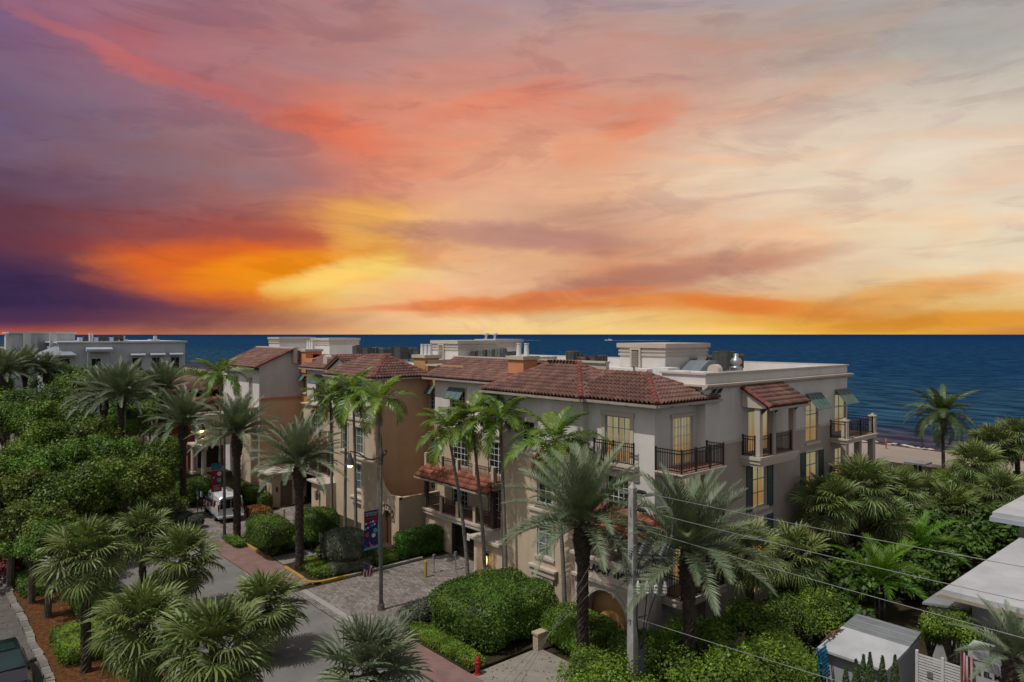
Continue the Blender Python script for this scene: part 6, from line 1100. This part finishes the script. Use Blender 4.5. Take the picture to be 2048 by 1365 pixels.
def signpost(x, y, lab, h=2.2, w=.45, hh=.6, m=None):
    s = empty('sign_post', (x, y, .1), lab, 'sign'); B().lathe([(.035, 0), (.035, h)], n=8).obj('post', polem, s, **L); B().box(-.012, .012, -w / 2, w / 2, h - hh, h).obj('plate', m or mat('sign_back_metal', (.24, .25, .26), .5, metal=.3), s, **L)
signpost(-7.1, 21.1, 'grey street sign on a thin post beside the silver shrub', 2.1); signpost(-9.25, 38.6, 'grey street sign post left of the white van', 2.2); x, y = at(403, 60); signpost(x, y, 'small pale sign behind the white van', 1.6, .5, .45, bwhM)
ur = empty('stone_urn', (-6.66, 22.1, .12), 'pale stone urn on the concrete path', 'urn'); B().lathe([(.2, 0), (.2, .08), (.1, .14), (.12, .25), (.3, .45), (.36, .5), (.34, .52), (.2, .46)], n=16).obj('bowl', trimm, ur, **L); B().lathe([(.25, .48), (.3, .7), (.15, .95), (.04, 1.05)], n=9).obj('plant', limeM, ur, **L)
o = B().box(-4.9, -3.3, 3.05, 3.4, .03, .75).box(-4.95, -3.25, 3.0, 3.45, .75, .85).obj('planter_wall', tan); tag(o, 'low ochre planter wall right of the big hedge', 'wall')
def lantern(x, y, z, ax, lab, lit, s=1.):
    l = empty('wall_lantern', (x, y, z), lab, 'lantern', 'lanterns on the walls'); d = (-1, 0) if ax == 'x' else (0, -1); c = (d[0] * .2 * s, d[1] * .2 * s)
    B().bar((0, 0, .38 * s), (c[0], c[1], .42 * s), .04, .04).obj('bracket', bronze, l, **L); B().lathe([(.03, .42 * s), (.16 * s, .32 * s), (.18 * s, .28 * s), (.15 * s, .28 * s)], (c[0], c[1], 0), 8).obj('cap', bronze, l, **L); B().lathe([(.02, -.32 * s), (.1 * s, -.24 * s), (.13 * s, -.2 * s), (.05, -.2 * s)], (c[0], c[1], 0), 8).obj('base', bronze, l, **L)
    for a in range(6): t = a * PI / 3; B().bar((c[0] + .13 * s * math.cos(t), c[1] + .13 * s * math.sin(t), -.2 * s), (c[0] + .15 * s * math.cos(t), c[1] + .15 * s * math.sin(t), .28 * s), .02, .02).obj('rib', bronze, l, **L)
    B().lathe([(.06 * s, -.19 * s), (.09 * s, -.05 * s), (.09 * s, .12 * s), (.05 * s, .25 * s)], (c[0], c[1], 0), 10).obj('glass', mat('lit_lantern_glass', (.8, .6, .3), .4, emit=(1, .66, .28), estr=2.2) if lit else glassB, l, smooth=True, **L)
    if lit: point((d[0] * .45, d[1] * .45, 0), 14, l, .1)
lantern(-.7, 11.85, 1.35, 'x', 'lit amber lantern on the garage block between the slender palms', True, 1.3); lantern(-3.2, 39.6, 1.6, 'x', 'dark lantern on the annex wall', False, 1.2); lantern(-.7, 34.4, 1.4, 'x', 'dark lantern on the middle garage block', False, 1.2); lantern(-2.75, 38.4, 1.5, 'y', 'small dark lantern beside the annex door', False, .6)
# ------------------------------------------------------------------ rooftop equipment
def ac_unit(x, y, lab, w=.85, h=1.0, m=None, rnd=False, z=12.27, base=.25):
    a = empty('condenser_unit', (x, y, z), lab, 'condenser', 'rooftop condensers'); m = m or acM
    B().box(-w * .45, w * .45, -w * .45, w * .45, 0, base).obj('stand', steel, a, **L)
    if rnd: B().lathe([(w / 2, base), (w / 2, base + h), (w * .42, base + h + .04)], n=14).obj('casing', m, a, **L)
    else: B().box(-w / 2, w / 2, -w / 2, w / 2, base, base + h).obj('casing', m, a, **L, bevel=.03)
    b = B(); n = 11
    for k in range(n):
        t = -w * .44 + w * .88 * k / (n - 1)
        if rnd: an = 2 * PI * k / n; b.box(w * .505 * math.cos(an) - .015, w * .505 * math.cos(an) + .015, w * .505 * math.sin(an) - .015, w * .505 * math.sin(an) + .015, base + .06, base + h - .06)
        else: b.box(-w / 2 - .012, -w / 2 - .002, t - .012, t + .012, base + .08, base + h - .1); b.box(t - .012, t + .012, -w / 2 - .012, -w / 2 - .002, base + .08, base + h - .1)
    b.obj('fins', acG if m is acM else acM, a, **L); B().lathe([(w * .38, 0), (w * .38, .05), (w * .1, .07)], (0, 0, base + h + .002), 14).obj('fan_guard', darkP, a, **L)
for k, (px, d, w, h, m, rd, lab) in enumerate([(1415, 49.5, .95, .75, rust, 0, 'small brownish condenser left of the tall dark unit on the near roof'), (1448, 49, 1.15, 1.25, acM, 0, 'tall dark condenser on the near roof beside the steel fan'), (1470, 51, .9, 1.0, rust, 0, 'rusty brown unit behind the steel fan'),
  (1145, 52.5, .95, 1.15, acM, 1, 'large round condenser left of the middle roof group'), (1170, 51.5, .8, .8, rust, 0, 'small brown condenser in the middle roof group'), (1188, 51.5, .85, .85, acM, 0, 'dark condenser in the middle roof group'), (1204, 52.5, .8, .85, acM, 1, 'round condenser right of the middle roof group'),
  (966, 61, .9, 1.1, acG, 1, 'grey round condenser beside the second bulkhead'), (984, 60.5, .9, 1.15, acG, 1, 'grey condenser in the middle of the row by the second bulkhead'), (1001, 60, 1.05, 1.25, acG, 1, 'largest grey condenser of the row by the second bulkhead'), (1028, 61, .9, .9, acM, 0, 'dark condenser behind the terracotta chimney pots'),
  (738, 72, .9, 1.05, acM, 0, 'condenser left in the far roof trio'), (754, 72.5, .9, 1.1, acG, 0, 'condenser in the middle of the far roof trio'), (769, 72, .9, 1.05, acG, 0, 'condenser right in the far roof trio'), (803, 70, 1.0, 1.2, acM, 0, 'dark condenser left of the white chimney pots'), (822, 71, .9, 1.1, acG, 0, 'grey condenser behind the white chimney pots'), (716, 76, .9, 1.2, acM, 0, 'far condenser beside the dark bulkhead door'), (1434, 51, .9, .9, acG, 0, 'grey condenser half behind the tall dark unit'), (1160, 54, .8, .9, acM, 0, 'dark condenser behind the middle roof group'), (1016, 58, .8, .95, acM, 0, 'dark condenser right of the largest grey condenser'), (950, 63, .8, .9, acM, 1, 'small round condenser at the second bulkhead wall'), (784, 74, .9, 1.0, acM, 0, 'dark condenser right of the far roof trio'), (838, 69, .8, .9, acM, 0, 'dark condenser hidden by the white chimney pots')]):
    x, y = at(px, d); ac_unit(x, y, lab, w, h, m, bool(rd), base=.3)
x, y = at(1472, 47.3); f_ = empty('steel_roof_fan', (x, y, 12.27), 'shiny steel mushroom fan on a stand on the near roof', 'roof fan')
for s in (-1, 1):
    for t in (-1, 1): B().bar((s * .32, t * .32, 0), (s * .28, t * .28, .5), .05, .05).obj('leg', steel, f_, **L)
B().lathe([(.38, .48), (.38, .56), (.26, .6), (.26, .75), (.36, .8), (.38, .95), (.30, 1.1), (.16, 1.18), (.16, 1.42), (.13, 1.45)], n=18).obj('hood', steel, f_, **L, smooth=True)
x, y = at(1395, 46.5); du = empty('air_handler', (x, y, 12.27), 'sloped grey air handler with ducts at the parapet corner', 'air handler'); B().prism([(-.9, -.7, 0), (1.0, -.7, 0), (1.0, -.7, 1.0), (.2, -.7, 1.0), (-.9, -.7, .35)], (0, 1.4, 0)).obj('casing', mat('blue_grey_sheet_metal', (.17, .20, .22), .45, .1, 2, metal=.3), du, **L); B().box(1.02, 1.7, -.5, .5, .1, .95).obj('cabinet', acG, du, **L); B().box(-2.0, -.92, -.4, .4, .05, .4).obj('duct', steel, du, **L)
for k, (px, d, lab) in enumerate(((1112, 44.5, 'pale rounded vent hood above the main hip roof'), (1430, 45.0, 'pale rounded vent hood at the near parapet'), (655, 66, 'pale rounded vent hood beside the far chimney'))): x, y = at(px, d); v_ = empty('vent_hood', (x, y, 12.27), lab, 'vent'); B().prism([(-.25, -.4, 0), (-.25, .4, 0)] + [(-.25, .4 * math.cos(PI * q / 8), .45 + .38 * math.sin(PI * q / 8)) for q in range(9)], (.5, 0, 0)).obj('hood', trimm, v_, **L)
chimney(b1, 14.0, 15.1, 7.0, 8.1, 12.2, 13.35, terra); B().box(8.0, 9.4, 2.6, 6.0, 12.27, 12.75).obj('duct_run', roofw, b1)
for k, (x, y) in enumerate(((4.15, -.62), (4.62, -.66))):
    bd = empty('perched_bird', (x, y, 11.86), ('black bird perched on the eave end, left of two', 'black bird perched on the eave end, right of two')[k], 'bird'); B().lathe([(.01, -.16), (.04, -.12), (.075, -.03), (.085, .05), (.06, .14), (.05, .17), (.052, .21), (.03, .25), (.008, .31)], n=10).obj('body', darkP, bd, smooth=True, local=True).matrix_local = Matrix.Translation((0, 0, .17)) @ Matrix.Rotation(R(62), 4, 'Y')
    B().prism([(-.1, -.03, .13), (-.1, .03, .13), (-.30, .04, .05), (-.30, -.04, .05)], (0, 0, .02)).obj('tail', darkP, bd, **L)
    for s in (-.03, .03): B().tube([(0, s, .12), (.01, s, 0)], .008, 5).obj('leg', darkP, bd, **L)
for k in range(16):
    x, y = random.uniform(7.6, 18.5), random.uniform(1, 25) if k < 8 else random.uniform(28, 46); h = random.uniform(.3, .75); rt_ = b1 if k < 8 else b2
    B().lathe([(.07, 0), (.07, h), (.12, h + .02), (.12, h + .1), (.05, h + .12)], (x, y, 12.26), 8).obj('vent_pipe', plastic_w if k % 2 else steel, rt_)
for rt_, x, y, l in ((b1, 8.2, 3.5, 5.0), (b1, 8.6, 13, 8.0), (b2, 8.4, 34, 9.0), (b1, 16, 3, 7.0)): B().tube([(x, y, 12.42), (x, y + l, 12.42), (x + .9, y + l + .3, 12.42)], .06, 6).obj('roof_conduit', steel, rt_)
# ------------------------------------------------------------------ small houses at the right
houseR = mat('weathered_white_roof', (.42, .42, .44), .75, .18, .45, .2, 20, streak=.3, c2=(.31, .31, .325)); houseW = stucco('weathered_white_wall', (.33, .33, .335), .45)
hs = empty('white_house', (12, -15, 0), 'low house with a flat white roof at the right edge', 'house'); B().box(6.1, 24, -26, -10.6, 3.85, 4.05).obj('roof', houseR, hs); B().box(6.0, 24, -26.1, -10.5, 3.7, 3.85).obj('fascia', gutterM, hs); B().box(7.2, 24, -26, -11.4, 0, 3.7).obj('wall', houseW, hs)
B().prism([(7.6, -11.2, 3.0), (7.6, -9.3, 2.75), (7.6, -9.3, 2.65), (7.6, -11.2, 2.9)], (4.0, 0, 0)).obj('lower_roof', mat('grey_metal_roof', (.20, .21, .22), .6, .1, 1), hs); B().box(7.8, 11.3, -11.2, -9.6, 0, 2.65).obj('porch_wall', houseW, hs)
B().tube([(6.02, -10.42, 3.72), (23, -10.42, 3.72)], .06, 6).obj('gutter', gutterM, hs); B().lathe([(.1, 0), (.1, .4), (.16, .42), (.16, .5)], (12, -14, 4.05), 10).obj('vent_pipe', steel, hs); B().box(14, 15.2, -13.6, -12.6, 4.05, 4.7).obj('skylight', glassB, hs)
h2 = empty('white_house', (22, -12, 0), 'house with a grey edged roof above the other at the right edge', 'house'); B().box(17.6, 32, -30, -9.4, 5.0, 5.25).obj('roof', houseR, h2); B().box(17.5, 32, -30, -9.3, 4.75, 5.0).obj('fascia', bluegrey, h2); B().box(18.6, 32, -30, -10.4, 0, 4.75).obj('wall', houseW, h2)
sd = empty('garden_shed', (3.4, -9, 0), 'shed with a half white half grey low roof among the palms', 'shed'); B().prism([(.7, -10.4, 2.05), (3.0, -10.4, 2.3), (3.0, -10.4, 2.4), (.7, -10.4, 2.15)], (0, 2.7, 0)).obj('roof', houseR, sd); B().prism([(3.0, -10.4, 2.3), (5.3, -10.05, 2.15), (5.3, -10.05, 2.25), (3.0, -10.4, 2.4)], (0, 2.7, 0)).obj('roof', mat('grey_shed_roof', (.17, .18, .19), .7, .12, 1), sd); B().box(1.0, 4.9, -10.1, -7.95, 0, 2.08).obj('wall', houseW, sd)
for k in range(3): B().bar((3.5 + k * .7, -10.35 + k * .11, 2.392 - k * .045), (3.5 + k * .75, -7.75 + k * .11, 2.392 - k * .045), .015, .02).obj('roof_seam', houseR, sd)
for k in range(7): a_ = random.uniform(0, 3); B().tube([(1.4 + k * .25, -7.9, 2.35), (1.4 + k * .25 + .6 * math.cos(a_), -7.9 + .35 * math.sin(a_), 2.42), (1.4 + k * .25 + 1.1 * math.cos(a_), -7.95 + .5 * math.sin(a_), 2.36)], .03, 5).obj('fallen_frond', deadM, sd)
gt = empty('slatted_gate', (3.2, -12, 0), 'white gate of horizontal slats beside the shed', 'gate')
for k in range(19): B().box(3.17, 3.2, -12.4, -10.65, .12 + k * .11, .19 + k * .11).obj('slat', wframe, gt)
for y in (-10.62, -11.55, -12.45): B().box(3.12, 3.22, y - .05, y + .05, 0, 2.3).obj('post', wframe, gt)
o = B().box(3.13, 3.165, -11.2, -11.0, 1.35, 1.6).obj('notice_plate', acG, gt)
lw = empty('garden_wall', (3.1, -14.5, 0), 'white garden wall with black house lettering at the bottom right', 'wall'); B().box(2.9, 3.3, -18, -12.5, 0, 2.75).obj('wall_face', houseW, lw); B().box(2.85, 3.6, -13.2, -12.5, 2.75, 3.2).obj('raised_pier', houseW, lw)
text_obj('2 EL MAR DRIVE', .27, Matrix.Translation((-.215, .75, 2.2)) @ Matrix.Rotation(R(-90), 4, 'Z') @ Matrix.Rotation(R(90), 4, 'X'), darkP, lw, bold=.008, depth=.01)
hf = empty('flag', (2.8, -12.3, 1.2), 'large striped flag hanging straight down beside the slatted gate', 'flag'); B().tube([(0, 0, .1), (-.1, 0, 2.0)], .02, 6).obj('staff', wireM, hf, **L)
for k in range(7):
    b = B(); 
    for j in range(8): t0, t1 = j / 8, (j + 1) / 8; F_ = lambda a, t: (-.1 + .07 * math.sin(a * 9 + t * 2), -.02 - a * .42, 1.75 - 1.5 * t - .15 * a); b.quad(F_(k / 7, t0), F_((k + 1) / 7, t0), F_((k + 1) / 7, t1), F_(k / 7, t1))
    b.obj('stripe', stripM if k % 2 else fredM, hf, **L)
bc = empty('beach_lounger', (.2, -8.3, .35), 'bright blue lounger propped upright beside the shed', 'lounger'); blM = mat('bright_blue_webbing', (.01, .16, .33), .6)
for k in range(9): B().box(-.3, .3, -.05 + k * .02, -.02 + k * .02, .95 + k * .13, 1.05 + k * .13).obj('webbing_strap', blM, bc, **L)
for s in (-.33, .33): B().bar((s, 0, .1), (s, .2, 2.15), .04, .04).obj('frame_rail', blM, bc, **L)
o = B().box(1.2, 7.0, -7.4, -7.3, 0, 1.7).obj('board_fence', bronze); tag(o, 'dark board fence behind the shed roof', 'fence')
# ------------------------------------------------------------------ beach and sea
sh2 = empty('beach_shelter', (*at(1836, 66), 0), 'small grey shelter roof on posts among the dune palms', 'shelter'); B().box(-.9, .9, -.9, .9, 3.0, 3.15).obj('roof', steel, sh2, **L)
for s in (-.6, .6): B().box(s - .1, s + .1, -.1, .1, 0, 3.0).obj('post', bronze, sh2, **L)
pr = empty('person', (72.6, 17.3, -.55), 'tiny person in red walking on the beach near the seaweed line', 'person')
me = bpy.data.meshes.new('body'); V = [(0, 0, .92), (0, 0, 1.15), (0, 0, 1.42), (0, 0, 1.5), (0, .02, 1.62), (.2, 0, 1.38), (.26, .05, 1.1), (.24, .18, .88), (-.2, 0, 1.38), (-.26, -.05, 1.1), (-.24, .1, .88), (.1, .02, .86), (.11, .14, .48), (.1, .08, .06), (.1, .2, .03), (-.1, 0, .86), (-.11, -.05, .48), (-.1, -.25, .1), (-.1, -.14, .03)]
E_ = [(0, 1), (1, 2), (2, 3), (3, 4), (2, 5), (5, 6), (6, 7), (2, 8), (8, 9), (9, 10), (0, 11), (11, 12), (12, 13), (13, 14), (0, 15), (15, 16), (16, 17), (17, 18)]; me.from_pydata(V, E_, []); me.materials.append(mat('skin_and_red_clothing', (.30, .10, .06), .7, c2=(.35, .17, .11))); bo = bpy.data.objects.new('body', me); link(bo, pr)  # skin and clothes share their own mottled red brown
md = bo.modifiers.new('skin', 'SKIN'); bo.modifiers.new('sub', 'SUBSURF').levels = 1
for v_, r_ in zip(me.skin_vertices[0].data, (.15, .14, .17, .06, .105, .065, .05, .04, .065, .05, .04, .095, .065, .045, .04, .095, .065, .045, .04)): v_.radius = (r_, r_ * .85)
me.skin_vertices[0].data[0].use_root = True
for k, (px, py, lab) in enumerate(((1218, 681.5, 'small white boat on the sea behind the near bulkhead'), (968, 681, 'small white boat with a wake left of centre on the sea'))):
    d = 16 * 1421 / (py - 669); x, y = at(px, d); bt = empty('motor_boat', (x, y, -1), lab, 'boat', 'boats at sea'); B().prism([(-9, -2, 0), (7, -2, 0), (11, 0, .2), (7, 2, 0), (-9, 2, 0)], (0, 0, 2.0)).obj('hull', roofw, bt, **L); B().prism([(-5, -1.5, 2), (3, -1.5, 2), (1, -1.3, 4.5), (-4, -1.3, 4.5)], (0, 3, 0)).obj('cabin', roofw, bt, **L); bt.rotation_euler = (0, 0, R(130))
    B().prism([(-10, -1, .02), (-90, -9, .02), (-150, 0, .02), (-90, 9, .02), (-10, 1, .02)], (0, 0, .3)).obj('wake', foamM, bt, **L)
